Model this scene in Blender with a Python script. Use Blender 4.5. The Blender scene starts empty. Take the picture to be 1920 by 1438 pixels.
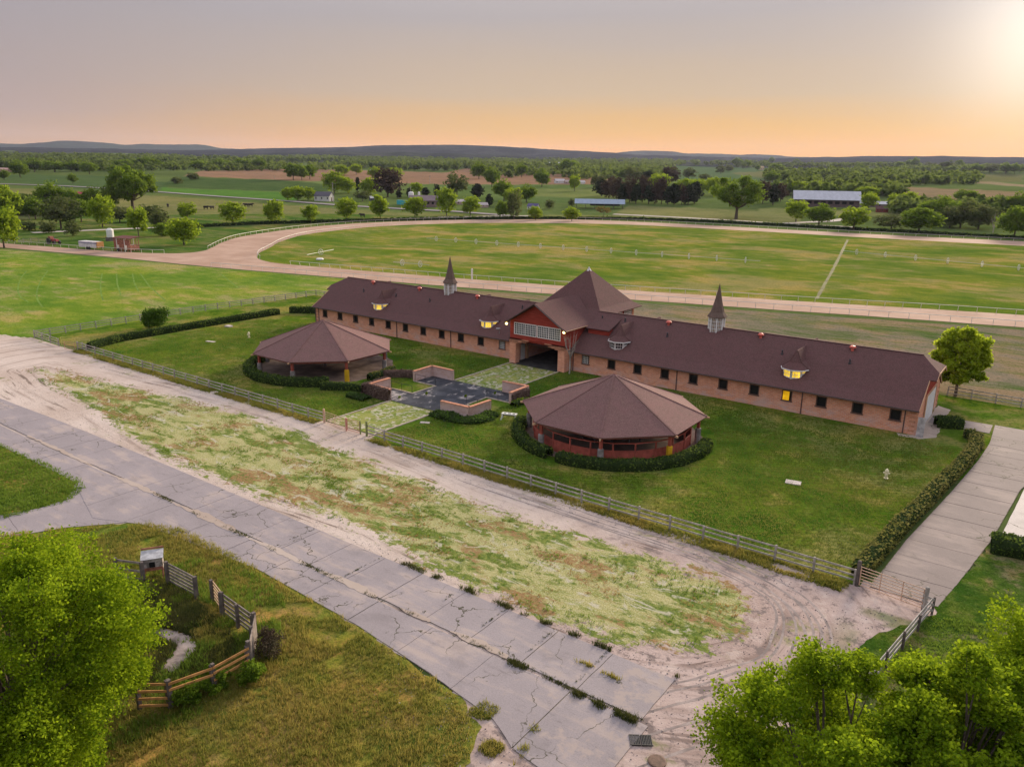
import bpy, math, random
import numpy as np
from mathutils import Vector, Matrix, noise as mnoise

random.seed(7); RNG = np.random.default_rng(7)
D = bpy.data; C = bpy.context.scene.collection; S = bpy.context.scene

# ------------------------------------------------------------------ camera
F, PITCH, ROLL, YAW, H = 1452.5, 0.27301, 0.01395, -0.63024, 25.6   # photo pixels (1920 wide), radians, metres
_cy, _sy = math.cos(YAW), math.sin(YAW)
FW = np.array([_sy*math.cos(PITCH), _cy*math.cos(PITCH), -math.sin(PITCH)])
_r = np.array([_cy, -_sy, 0.0]); _u = np.cross(_r, FW)
RT = math.cos(ROLL)*_r + math.sin(ROLL)*_u; UP = -math.sin(ROLL)*_r + math.cos(ROLL)*_u
CAM = np.array([0, 0, H])
cam = D.objects.new('camera', D.cameras.new('camera')); C.objects.link(cam); S.camera = cam
cam.matrix_world = Matrix(((RT[0], UP[0], -FW[0], 0), (RT[1], UP[1], -FW[1], 0), (RT[2], UP[2], -FW[2], H), (0, 0, 0, 1)))
cam.data.sensor_width = 36; cam.data.lens = F/1920*36; cam.data.clip_start = .5; cam.data.clip_end = 60000

def ray(px, py): return FW + RT*(px-960)/F - UP*(py-719)/F

# ------------------------------------------------------------------ sky, sun, exposure
_sd = ray(1975, 118); SUN_AZ = math.atan2(_sd[0], _sd[1])
def sdir(el): return Vector((math.sin(SUN_AZ)*math.cos(el), math.cos(SUN_AZ)*math.cos(el), math.sin(el)))
SUN_EL = math.radians(17)
W = D.worlds.new('World'); S.world = W; W.use_nodes = True
def build_sky():
    nt = W.node_tree; nt.nodes.clear(); n = nt.nodes; L = nt.links
    out = n.new('ShaderNodeOutputWorld'); bg = n.new('ShaderNodeBackground'); L.new(bg.outputs[0], out.inputs[0])
    tc = n.new('ShaderNodeTexCoord'); sep = n.new('ShaderNodeSeparateXYZ'); L.new(tc.outputs['Generated'], sep.inputs[0])
    def mth(op, a, b=None, clamp=False):
        m = n.new('ShaderNodeMath'); m.operation = op; m.use_clamp = clamp
        for i, v in enumerate((a, b)):
            if v is None: continue
            if isinstance(v, (int, float)): m.inputs[i].default_value = v
            else: L.new(v, m.inputs[i])
        return m.outputs[0]
    def dot(v):
        m = n.new('ShaderNodeVectorMath'); m.operation = 'DOT_PRODUCT'; L.new(tc.outputs['Generated'], m.inputs[0]); m.inputs[1].default_value = v
        return m.outputs['Value']
    def ramp(fac, stops):
        r = n.new('ShaderNodeValToRGB'); L.new(fac, r.inputs[0]); e = r.color_ramp.elements; r.color_ramp.interpolation = 'EASE' if 0 else 'LINEAR'
        while len(e) < len(stops): e.new(.5)
        for el, (p, c) in zip(e, stops): el.position = p; el.color = (*[(x/255/12.92 if x/255 < .04045 else ((x/255+.055)/1.055)**2.4) for x in c], 1)
        return r.outputs[0]
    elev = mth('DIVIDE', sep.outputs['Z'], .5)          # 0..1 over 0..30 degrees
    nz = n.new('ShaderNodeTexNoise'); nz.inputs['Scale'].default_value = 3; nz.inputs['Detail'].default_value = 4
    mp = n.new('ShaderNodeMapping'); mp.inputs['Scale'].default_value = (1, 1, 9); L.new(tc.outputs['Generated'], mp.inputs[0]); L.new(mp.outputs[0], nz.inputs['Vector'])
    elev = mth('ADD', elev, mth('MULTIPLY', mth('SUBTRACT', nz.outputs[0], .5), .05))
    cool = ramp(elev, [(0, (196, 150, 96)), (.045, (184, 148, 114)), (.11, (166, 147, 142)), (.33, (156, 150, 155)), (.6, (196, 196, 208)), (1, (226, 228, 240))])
    warm = ramp(elev, [(0, (255, 168, 0)), (.04, (250, 170, 22)), (.09, (228, 174, 84)), (.17, (200, 174, 140)), (.34, (176, 167, 165)), (.6, (200, 198, 206)), (1, (222, 224, 236))])  # unseen upper sky in both ramps brightened to lift the light on the ground
    az = dot((math.sin(SUN_AZ), math.cos(SUN_AZ), 0))
    t = n.new('ShaderNodeMapRange'); t.interpolation_type = 'SMOOTHSTEP'; L.new(az, t.inputs['Value']); t.inputs['From Min'].default_value = .3; t.inputs['From Max'].default_value = .93
    mix = n.new('ShaderNodeMix'); mix.data_type = 'RGBA'; L.new(t.outputs[0], mix.inputs['Factor']); L.new(cool, mix.inputs['A']); L.new(warm, mix.inputs['B'])
    d = mth('MAXIMUM', dot(sdir(math.radians(8.2))), 0)
    g = mth('ADD', mth('MULTIPLY', mth('POWER', d, 300), .5), mth('MULTIPLY', mth('POWER', d, 46), .12))
    gl = n.new('ShaderNodeMix'); gl.data_type = 'RGBA'; gl.blend_type = 'ADD'; gl.inputs['Factor'].default_value = 1
    sc = n.new('ShaderNodeMix'); sc.data_type = 'RGBA'; sc.inputs['A'].default_value = (0, 0, 0, 1); sc.inputs['B'].default_value = (1, .9, .74, 1); L.new(g, sc.inputs['Factor'])
    sc.clamp_factor = False
    L.new(mix.outputs['Result'], gl.inputs['A']); L.new(sc.outputs['Result'], gl.inputs['B'])
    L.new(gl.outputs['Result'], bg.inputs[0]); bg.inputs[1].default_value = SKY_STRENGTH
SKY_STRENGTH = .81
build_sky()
sun = D.objects.new('sun', D.lights.new('sun', 'SUN')); C.objects.link(sun)
sun.data.energy = 5.0; sun.data.angle = math.radians(14); sun.data.color = (1, .83, .62)
sun.rotation_euler = sdir(SUN_EL).to_track_quat('Z', 'Y').to_euler()
S.view_settings.view_transform = 'Standard'; S.view_settings.look = 'None'; S.view_settings.gamma = 1; S.view_settings.use_curve_mapping = False
S.view_settings.exposure = .47
S.render.engine = 'CYCLES'
S.cycles.max_bounces = 6; S.cycles.diffuse_bounces = 2; S.cycles.glossy_bounces = 2; S.cycles.transmission_bounces = 3; S.cycles.volume_bounces = 0
S.cycles.transparent_max_bounces = 6; S.cycles.use_denoising = True
S.cycles.sample_clamp_indirect = 4

# ------------------------------------------------------------------ helpers: tags, meshes
def tag(o, label=None, cat=None, group=None, kind=None):
    if label: o['label'] = label
    if cat: o['category'] = cat
    if group: o['group'] = group
    if kind: o['kind'] = kind
    return o
def empty(name, loc=(0, 0, 0), rz=0, label=None, cat=None, group=None):
    o = D.objects.new(name, None); C.objects.link(o); o.location = loc; o.rotation_euler = (0, 0, rz); o.empty_display_size = .3
    return tag(o, label, cat, group)
def link(name, me, parent=None, loc=(0, 0, 0), rz=0):
    o = D.objects.new(name, me); C.objects.link(o); o.location = loc; o.rotation_euler = (0, 0, rz)
    if parent: o.parent = parent
    return o
class MB:
    """collects shapes and links them as one mesh object"""
    def __init__(s): s.v = []; s.f = []
    def poly(s, pts): n = len(s.v); s.v += [tuple(p) for p in pts]; s.f.append(tuple(range(n, n+len(pts)))); return s
    def box(s, x0, x1, y0, y1, z0, z1):
        n = len(s.v)
        s.v += [(x0,y0,z0),(x1,y0,z0),(x1,y1,z0),(x0,y1,z0),(x0,y0,z1),(x1,y0,z1),(x1,y1,z1),(x0,y1,z1)]
        s.f += [(n+a, n+b, n+c, n+d) for a, b, c, d in ((3,2,1,0),(4,5,6,7),(0,1,5,4),(1,2,6,5),(2,3,7,6),(3,0,4,7))]; return s
    def bar(s, p, q, w, h, up=(0, 0, 1)):
        p, q = Vector(p), Vector(q); d = (q-p).normalized(); sd = d.cross(Vector(up))
        if sd.length < 1e-4: sd = d.cross(Vector((1, 0, 0)))
        sd.normalize(); u = sd.cross(d).normalized(); n = len(s.v)
        for c in (p, q):
            for a, b in ((-1,-1),(1,-1),(1,1),(-1,1)): s.v.append(tuple(c+sd*a*w/2+u*b*h/2))
        s.f += [(n+a, n+b, n+c, n+d) for a, b, c, d in ((3,2,1,0),(4,5,6,7),(0,1,5,4),(1,2,6,5),(2,3,7,6),(3,0,4,7))]; return s
    def tube(s, pts, rad, k=6, cap=True):
        if not isinstance(rad, (list, tuple)): rad = [rad]*len(pts)
        pts = [Vector(p) for p in pts]; n = len(s.v)
        for i, p in enumerate(pts):
            d = (pts[min(i+1, len(pts)-1)]-pts[max(i-1, 0)]).normalized(); a = d.cross(Vector((.13, .05, 1)) if abs(d.z) < .9 else Vector((1, .1, 0))).normalized(); b = d.cross(a)
            for j in range(k): t = j*math.tau/k; s.v.append(tuple(p+(a*math.cos(t)+b*math.sin(t))*rad[i]))
        for i in range(len(pts)-1):
            for j in range(k): s.f.append((n+i*k+j, n+i*k+(j+1) % k, n+(i+1)*k+(j+1) % k, n+(i+1)*k+j))
        if cap: s.f.append(tuple(n+j for j in range(k))[::-1]); s.f.append(tuple(n+(len(pts)-1)*k+j for j in range(k)))
        return s
    def prism(s, poly, z0, z1):
        n = len(s.v); k = len(poly); s.v += [(x, y, z0) for x, y in poly]+[(x, y, z1) for x, y in poly]
        s.f.append(tuple(n+k+j for j in range(k))); s.f.append(tuple(n+j for j in range(k))[::-1])
        for j in range(k): s.f.append((n+j, n+(j+1) % k, n+k+(j+1) % k, n+k+j))
        return s
    def lathe(s, c, prof, k=10, a0=0.0):
        n = len(s.v)
        for r, z in prof:
            for j in range(k): t = a0+j*math.tau/k; s.v.append((c[0]+r*math.cos(t), c[1]+r*math.sin(t), c[2]+z))
        for i in range(len(prof)-1):
            for j in range(k): s.f.append((n+i*k+j, n+i*k+(j+1) % k, n+(i+1)*k+(j+1) % k, n+(i+1)*k+j))
        s.f.append(tuple(n+j for j in range(k))[::-1]); s.f.append(tuple(n+(len(prof)-1)*k+j for j in range(k))); return s
    def slab(s, pts, th):
        """thick sheet: polygon pts extruded by th against its normal"""
        p = [Vector(q) for q in pts]; nn = Vector((0, 0, 0))
        for i in range(len(p)): nn += (p[i]).cross(p[(i+1) % len(p)])
        nn.normalize(); n = len(s.v); k = len(p); s.v += [tuple(q) for q in p]+[tuple(q-nn*th) for q in p]
        s.f.append(tuple(range(n, n+k))); s.f.append(tuple(range(n+k, n+2*k))[::-1])
        for j in range(k): s.f.append((n+j, n+k+j, n+k+(j+1) % k, n+(j+1) % k))
        return s
    def mesh(s, name, m):
        me = D.meshes.new(name); me.from_pydata(s.v, [], s.f); me.update()
        if m: me.materials.append(m)
        return me
    def build(s, name, m, parent=None, loc=(0, 0, 0), rz=0): return link(name, s.mesh(name, m), parent, loc, rz)
def np_mesh(name, v, f, m, smooth=False, attrs=None, m2=None, split=0):
    me = D.meshes.new(name); v = np.asarray(v, np.float32); f = np.asarray(f, np.int32); k = f.shape[1]
    me.vertices.add(len(v)); me.vertices.foreach_set('co', v.ravel())
    me.loops.add(f.size); me.loops.foreach_set('vertex_index', f.ravel())
    me.polygons.add(len(f)); me.polygons.foreach_set('loop_start', np.arange(0, f.size, k, dtype=np.int32)); me.polygons.foreach_set('loop_total', np.full(len(f), k, np.int32))
    if smooth: me.polygons.foreach_set('use_smooth', np.ones(len(f), bool))
    me.update(calc_edges=True)
    for nm, (typ, arr) in (attrs or {}).items():
        a = me.attributes.new(nm, typ, 'POINT'); a.data.foreach_set('color' if typ == 'FLOAT_COLOR' else 'value', np.asarray(arr, np.float32).ravel())
    if m: me.materials.append(m)
    if m2: me.materials.append(m2); me.polygons.foreach_set('material_index', (np.arange(len(f)) < split).astype(np.int32))
    return me
def copy_of(o, parent=None, loc=None):
    c = o.copy(); C.objects.link(c)
    if parent: c.parent = parent
    if loc is not None: c.location = loc
    return c

# ------------------------------------------------------------------ helpers: materials
class NT:
    def __init__(s, name, rough=.9, spec=.2):
        s.m = D.materials.new(name); s.m.use_nodes = True; s.t = s.m.node_tree; s.n = s.t.nodes; s.L = s.t.links
        s.b = s.n['Principled BSDF']; s.b.inputs['Roughness'].default_value = rough; s.b.inputs['Specular IOR Level'].default_value = spec
        s.out = s.n['Material Output']; s._geo = None
    def pos(s):
        if not s._geo: s._geo = s.n.new('ShaderNodeNewGeometry')
        return s._geo.outputs['Position']
    def obj(s): return s.n.new('ShaderNodeTexCoord').outputs['Object']
    def put(s, sock, v):
        if isinstance(v, (int, float)): sock.default_value = v
        elif isinstance(v, (tuple, list)): sock.default_value = (*v, 1) if len(v) == 3 and len(sock.default_value) == 4 else v
        else: s.L.new(v, sock)
    def map(s, vec, scale=(1, 1, 1), rot=(0, 0, 0), loc=(0, 0, 0)):
        m = s.n.new('ShaderNodeMapping'); s.L.new(vec, m.inputs[0]); m.inputs['Scale'].default_value = scale; m.inputs['Rotation'].default_value = rot; m.inputs['Location'].default_value = loc; return m.outputs[0]
    def noise(s, scale, detail=4, vec=None, rough=.6, dist=0):
        m = s.n.new('ShaderNodeTexNoise'); s.L.new(vec if vec is not None else s.pos(), m.inputs['Vector']); m.inputs['Scale'].default_value = scale
        m.inputs['Detail'].default_value = detail; m.inputs['Roughness'].default_value = rough; m.inputs['Distortion'].default_value = dist; return m.outputs[0]
    def ramp(s, fac, a, b):
        """smooth 0..1 between a and b"""
        m = s.n.new('ShaderNodeMapRange'); m.interpolation_type = 'SMOOTHSTEP'; s.put(m.inputs['Value'], fac)
        lo, hi = (a, b) if a < b else (b, a)
        m.inputs['From Min'].default_value = lo; m.inputs['From Max'].default_value = hi
        if a > b: m.inputs['To Min'].default_value = 1; m.inputs['To Max'].default_value = 0
        return m.outputs[0]
    def mix(s, fac, a, b, mode='MIX'):
        m = s.n.new('ShaderNodeMix'); m.data_type = 'RGBA'; m.blend_type = mode; s.put(m.inputs['Factor'], fac); s.put(m.inputs[6], a); s.put(m.inputs[7], b); return m.outputs[2]
    def math(s, op, a, b=0.0, clamp=False):
        m = s.n.new('ShaderNodeMath'); m.operation = op; m.use_clamp = clamp; s.put(m.inputs[0], a); s.put(m.inputs[1], b); return m.outputs[0]
    def attr(s, name, col=False):
        m = s.n.new('ShaderNodeAttribute'); m.attribute_name = name; return m.outputs['Color' if col else 'Fac']
    def rnd(s):
        if not s._geo: s.pos()
        return s._geo.outputs['Random Per Island']
    def bump(s, h, dist=.02, strength=.6):
        b = s.n.new('ShaderNodeBump'); s.put(b.inputs['Height'], h); b.inputs['Distance'].default_value = dist; b.inputs['Strength'].default_value = strength; s.L.new(b.outputs[0], s.b.inputs['Normal'])
    def color(s, c): s.put(s.b.inputs['Base Color'], c); return s
def plain(name, c, rough=.8, spec=.2, var=.18, scale=3.0, metal=0.0, fine=30):
    n = NT(name, rough, spec); a = tuple(x*(1-var) for x in c); b = tuple(min(1, x*(1+var)) for x in c)
    o = n.obj(); v = n.mix(n.ramp(n.noise(scale, 5, o), .3, .7), a, b); v = n.mix(n.math('MULTIPLY', n.ramp(n.noise(fine, 3, o), .35, .7), .25), v, tuple(x*.6 for x in c))
    n.color(v); n.b.inputs['Metallic'].default_value = metal; n.bump(n.noise(fine, 3, o), .01, .3); return n.m
def leaf_mat(name, c1, c2, c3, trans=.35, scale=.5):
    """c1 dark .. c3 light leaf colours, varied leaf by leaf and branch by branch"""
    n = NT(name, .9, .04); r = n.rnd(); col = n.mix(n.ramp(r, 0, .55), c1, c2); col = n.mix(n.ramp(r, .5, 1), col, c3)
    big = n.noise(scale, 3, n.obj()); col = n.mix(n.ramp(big, .38, .66), n.mix(.55, col, c1), n.mix(.45, col, c3)); n.color(col)
    tr = n.n.new('ShaderNodeBsdfTranslucent'); n.put(tr.inputs[0], n.mix(.5, col, c3)); ms = n.n.new('ShaderNodeMixShader'); ms.inputs[0].default_value = trans
    n.L.new(n.b.outputs[0], ms.inputs[1]); n.L.new(tr.outputs[0], ms.inputs[2]); n.L.new(ms.outputs[0], n.out.inputs[0]); return n.m

def grass_mat(name, lush, mid, dry, soil=None, dryness=.5, patch=.12, stripe=None, stretch=(1, 1, 1), rot=0.0, soilamt=.62):
    """grass surface: broad dry/lush patches, tuft-scale clumps, blade speckle"""
    n = NT(name, 1, 0); p = n.pos(); ps = n.map(p, stretch, (0, 0, rot))
    big = n.noise(patch, 5, ps, .62, .6); med = n.noise(patch*6, 5, ps, .6); tuft = n.noise(2.6, 4, p, .65); fine = n.noise(11, 3, p, .7)
    a = n.math('ADD', n.math('MULTIPLY', big, .62), n.math('MULTIPLY', med, .38))
    c = n.mix(n.ramp(a, dryness-.09, dryness), lush, mid); c = n.mix(n.ramp(a, dryness-.005, dryness+.085), c, dry)
    if stripe:
        per, ang, amt = stripe; w = n.n.new('ShaderNodeTexWave'); n.L.new(n.map(p, (1, 1, 1), (0, 0, ang)), w.inputs[0]); w.inputs['Scale'].default_value = 1/per; w.inputs['Distortion'].default_value = 1.2; w.inputs['Detail'].default_value = 2; w.inputs['Detail Scale'].default_value = .5
        c = n.mix(n.math('MULTIPLY', w.outputs['Fac'], amt), c, tuple(x*.62 for x in lush))
    if soil: c = n.mix(n.math('MULTIPLY', n.ramp(n.math('ADD', n.math('MULTIPLY', med, .6), n.math('MULTIPLY', tuft, .4)), soilamt, soilamt+.1), .8), c, soil)
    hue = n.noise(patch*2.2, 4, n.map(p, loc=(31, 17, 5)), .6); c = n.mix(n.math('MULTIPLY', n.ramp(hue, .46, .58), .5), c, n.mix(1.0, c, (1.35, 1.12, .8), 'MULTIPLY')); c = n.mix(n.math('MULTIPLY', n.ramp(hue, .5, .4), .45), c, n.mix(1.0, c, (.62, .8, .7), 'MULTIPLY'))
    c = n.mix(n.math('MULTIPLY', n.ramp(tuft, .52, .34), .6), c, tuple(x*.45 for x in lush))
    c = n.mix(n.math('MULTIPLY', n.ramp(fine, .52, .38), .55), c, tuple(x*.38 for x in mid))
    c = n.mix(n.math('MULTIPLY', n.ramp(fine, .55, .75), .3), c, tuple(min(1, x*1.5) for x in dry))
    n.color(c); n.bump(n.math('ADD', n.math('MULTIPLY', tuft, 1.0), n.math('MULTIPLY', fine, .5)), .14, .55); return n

SAND = (.44, .35, .30); SAND_L = (.55, .46, .41); SAND_D = (.27, .205, .17)
def sand_color(n, streak_vec=None, w=1.0):
    p = n.pos(); v = streak_vec if streak_vec is not None else n.map(p, (.12, 1, 1))
    st = n.noise(.8, 6, v, .68); st2 = n.noise(3.2, 4, v, .6); big = n.noise(.11, 4, p); fine = n.noise(7, 5, p, .85)
    c = n.mix(n.ramp(big, .35, .68), SAND, SAND_L); c = n.mix(n.math('MULTIPLY', n.ramp(st, .52, .68), .75*w), c, SAND_D); c = n.mix(n.math('MULTIPLY', n.ramp(st2, .55, .7), .4*w), c, SAND_L)
    c = n.mix(n.math('MULTIPLY', n.ramp(fine, .55, .72), .4), c, SAND_D); return c, st, fine

# polygons
def sdist(x, y, poly):
    """signed distance to polygon, positive inside (numpy arrays)"""
    P = np.array(poly, float); d = np.full(np.shape(x), 1e9); ins = np.zeros(np.shape(x), bool)
    for i in range(len(P)):
        a, b = P[i], P[(i+1) % len(P)]; e = b-a; wx, wy = x-a[0], y-a[1]; t = np.clip((wx*e[0]+wy*e[1])/(e@e), 0, 1)
        d = np.minimum(d, np.hypot(wx-t*e[0], wy-t*e[1])); c = ((a[1] > y) != (b[1] > y))
        with np.errstate(divide='ignore', invalid='ignore'): xi = (b[0]-a[0])*(y-a[1])/(b[1]-a[1])+a[0]
        ins ^= c & (x < xi)
    return np.where(ins, d, -d)
def noisy(poly, step=1.0, amp=.25, freq=.6, closed=True, seed=0):
    out = []; n = len(poly)
    for i in range(n if closed else n-1):
        a, b = poly[i], poly[(i+1) % n]; L = math.dist(a, b); k = max(1, int(L/step)); nx, ny = (b[1]-a[1])/L, -(b[0]-a[0])/L
        for j in range(k):
            t = j/k; x, y = a[0]+(b[0]-a[0])*t, a[1]+(b[1]-a[1])*t
            o = amp*(mnoise.noise((x*freq, y*freq, seed))*1.4+.6*mnoise.noise((x*freq*4, y*freq*4, seed+5))); out.append((x+nx*o, y+ny*o))
    return out
def sheet(name, poly, z, m, step=1.0, amp=.25, freq=.6, seed=0, parent=None):
    pts = noisy(poly, step, amp, freq, seed=seed) if amp else poly
    me = D.meshes.new(name); me.from_pydata([(x, y, z) for x, y in pts], [], [tuple(range(len(pts)))]); me.update()
    if me.polygons[0].normal.z < 0: me.flip_normals()
    me.materials.append(m); o = link(name, me, parent)
    if not parent: o['kind'] = 'structure'
    return o
def grid_sheet(name, poly, z, m, res, attrs, margin=0.0):
    """flat grid clipped to a polygon, with per-vertex attributes attrs(x, y) -> dict"""
    P = np.array(poly); x0, y0 = P.min(0); x1, y1 = P.max(0); xs = np.arange(x0, x1+res, res); ys = np.arange(y0, y1+res, res); X, Y = np.meshgrid(xs, ys)
    sd = sdist(X, Y, poly); nx = len(xs); i = np.arange((len(ys)-1)*(nx-1)); r, c = i//(nx-1), i % (nx-1); a = r*nx+c
    f = np.stack([a, a+1, a+nx+1, a+nx], 1); inside = (sd.ravel() > -res*.4); keep = inside[f].all(1); f = f[keep]
    used = np.unique(f); idx = np.full(X.size, -1); idx[used] = np.arange(len(used)); v = np.stack([X.ravel()[used], Y.ravel()[used], np.full(len(used), z)], 1)
    at = {k: ('FLOAT', a_) for k, a_ in attrs(v[:, 0], v[:, 1]).items()}
    o = link(name, np_mesh(name, v, idx[f], m, attrs=at)); o['kind'] = 'structure'; return o

# ------------------------------------------------------------------ terrain
_g = np.random.default_rng(3); _T = _g.random((256, 256))
def vn(x, y):
    xi, yi = np.floor(x).astype(int), np.floor(y).astype(int); fx, fy = x-xi, y-yi; fx = fx*fx*(3-2*fx); fy = fy*fy*(3-2*fy)
    g = lambda a, b: _T[a & 255, b & 255]
    return (g(xi, yi)*(1-fx)+g(xi+1, yi)*fx)*(1-fy)+(g(xi, yi+1)*(1-fx)+g(xi+1, yi+1)*fx)*fy
RD = np.array([0, 430, 500, 600, 700, 800, 1000, 1200, 1500, 1800, 2600, 4000, 6000, 15000])
RR = np.array([0, 86.5, 67, 50, 37.5, 29, 20, 14.5, 8.5, 4, -4, -13, -10, 0])
HH = H-RR/1452.5*RD; HH[:2] = 0; HH[-3:] = (58, 66, 60)
def hgt(x, y):
    x, y = np.asarray(x, float), np.asarray(y, float); d = np.hypot(x, y); h = np.interp(d, RD, HH)
    w = np.clip((d-430)/500, 0, 1)
    h = h+w*((vn(x/190+7, y/190)-.5)*4.2*np.clip(d/900, .5, 2)+(vn(x/70, y/70+9)-.5)*1.1)
    return h
def proj(v):
    d = v-CAM; z = d@FW; zz = np.where(z > 1, z, 1); return 960+F*(d@RT)/zz, 719-F*(d@UP)/zz, z > 1
def at_many(px, py):
    """points of the ground seen at photo pixels"""
    px, py = np.asarray(px, float), np.asarray(py, float); d = FW+RT*((px-960)/F)[:, None]-UP*((py-719)/F)[:, None]; hd = np.hypot(d[:, 0], d[:, 1])[:, None]
    ts = np.concatenate([np.arange(10, 460, 6), np.geomspace(460, 9000, 420)])[None]/hd; Q = CAM+d[:, None, :]*ts[..., None]; under = Q[..., 2] <= hgt(Q[..., 0], Q[..., 1]); under[:, -1] = True; k = under.argmax(1)
    I = np.arange(len(px)); lo, hi = ts[I, np.maximum(k-1, 0)], ts[I, k]
    for _ in range(18):
        m = (lo+hi)/2; q = CAM+d*m[:, None]; u = q[:, 2] <= hgt(q[:, 0], q[:, 1]); hi = np.where(u, m, hi); lo = np.where(u, lo, m)
    p = CAM+d*hi[:, None]; p[:, 2] = hgt(p[:, 0], p[:, 1]); return p
def at(px, py, z=None):
    """the point of the ground (or of the level z) seen at a photo pixel"""
    if z is not None: d = ray(px, py); return CAM+d*((z-H)/d[2])
    return at_many([px], [py])[0]

FIELDS = [  # photo-pixel outline of far fields, surface colour
    ([(0,372),(200,374),(420,378),(700,396),(900,404),(1200,403),(1500,400),(1500,420),(1200,412),(700,412),(300,425),(0,425)], (.20,.205,.085)),
    ([(0,352),(220,362),(420,376),(640,392),(640,400),(300,396),(0,392)], (.215,.205,.09)),
    ([(0,328),(200,330),(330,345),(290,362),(120,352),(0,345)], (.085,.13,.055)),
    ([(300,352),(440,357),(545,362),(560,374),(540,379),(430,370),(300,362)], (.10,.20,.045)),
    ([(330,332),(560,340),(640,350),(600,362),(440,356),(300,350)], (.075,.115,.045)),
    ([(345,330),(380,320),(520,317),(700,320),(840,324),(880,314),(960,310),(1040,318),(1130,324),(1150,338),(1110,346),(1000,346),(860,346),(740,344),(620,341),(545,339),(430,334)], (.29,.175,.13)),
    ([(760,346),(1000,347),(1115,347),(1115,378),(1000,382),(860,374)], (.115,.165,.06)),
    ([(960,356),(1115,352),(1180,368),(1100,372),(980,368)], (.17,.20,.075)),
    ([(1180,385),(1400,395),(1500,400),(1480,420),(1300,414),(1150,402)], (.21,.21,.095)),
    ([(1240,310),(1440,303),(1620,316),(1560,350),(1430,345),(1280,342)], (.10,.15,.075)),
    ([(1370,325),(1480,318),(1540,322),(1430,335)], (.17,.17,.085)),
    ([(1680,350),(1920,360),(1920,386),(1790,378),(1690,362)], (.26,.19,.125)),
    ([(1700,324),(1920,328),(1920,342),(1760,340)], (.16,.16,.07)),
    ([(1780,336),(1920,346),(1920,350),(1800,342)], (.32,.24,.17)),
    ([(1420,390),(1700,398),(1700,408),(1420,402)], (.20,.21,.09)),
    ([(1500,372),(1700,380),(1690,392),(1500,388)], (.155,.18,.08)),
]
def build_ground():
    fov = np.radians(np.concatenate([np.arange(-180, -46, 6), np.arange(-46, 46, .2), np.arange(46, 180, 6)])); azs = YAW+fov
    rs = np.concatenate([[0, 8, 20], np.arange(40, 430, 30), np.geomspace(430, 14000, 230)])
    A, R = np.meshgrid(azs, rs); X, Y = R*np.sin(A), R*np.cos(A); Z = hgt(X, Y)-.03-.0*R; na = len(azs)
    i = np.arange((len(rs)-1)*na); r, c = i//na, i % na; c2 = (c+1) % na; f = np.stack([r*na+c, (r+1)*na+c, (r+1)*na+c2, r*na+c2], 1)
    v = np.stack([X.ravel(), Y.ravel(), Z.ravel()], 1); px, py, ok = proj(v)
    col = np.tile((.095, .13, .042), (len(v), 1)); n = vn(v[:, 0]/120, v[:, 1]/120)[:, None]; col = col*(.75+.5*n)
    far = (np.hypot(v[:, 0], v[:, 1]) > 380) & ok
    for poly, c_ in FIELDS:
        s = sdist(px, py+2.2*(vn(px/14, py/3)-.5), poly); w = np.clip(s/.9+.5, 0, 1)*far; col = col*(1-w[:, None])+np.array(c_)*(.78, .80, .72)*w[:, None]
    col = np.concatenate([col, np.ones((len(col), 1))], 1)
    n = NT('ground surface', 1, 0); p = n.pos(); sk = n.map(p, (1, 1, 1), (0, 0, .45)); big = n.noise(.012, 6, n.map(sk, (1, 2.4, 1))); med = n.noise(.07, 5, sk); fine = n.noise(.7, 4)
    c = n.attr('paint', True); c = n.mix(n.math('MULTIPLY', n.ramp(big, .4, .62), .45), c, n.mix(1.0, c, (1.35, 1.22, 1.1), 'MULTIPLY')); c = n.mix(n.math('MULTIPLY', n.ramp(med, .55, .4), .5), c, n.mix(1.0, c, (.68, .78, .62), 'MULTIPLY'))
    c = n.mix(n.math('MULTIPLY', n.ramp(fine, .55, .35), .35), c, n.mix(1.0, c, (.5, .55, .5), 'MULTIPLY')); n.color(c)
    o = link('ground', np_mesh('ground', v, f, n.m, True, {'paint': ('FLOAT_COLOR', col)})); o['kind'] = 'structure'
build_ground()

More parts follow.
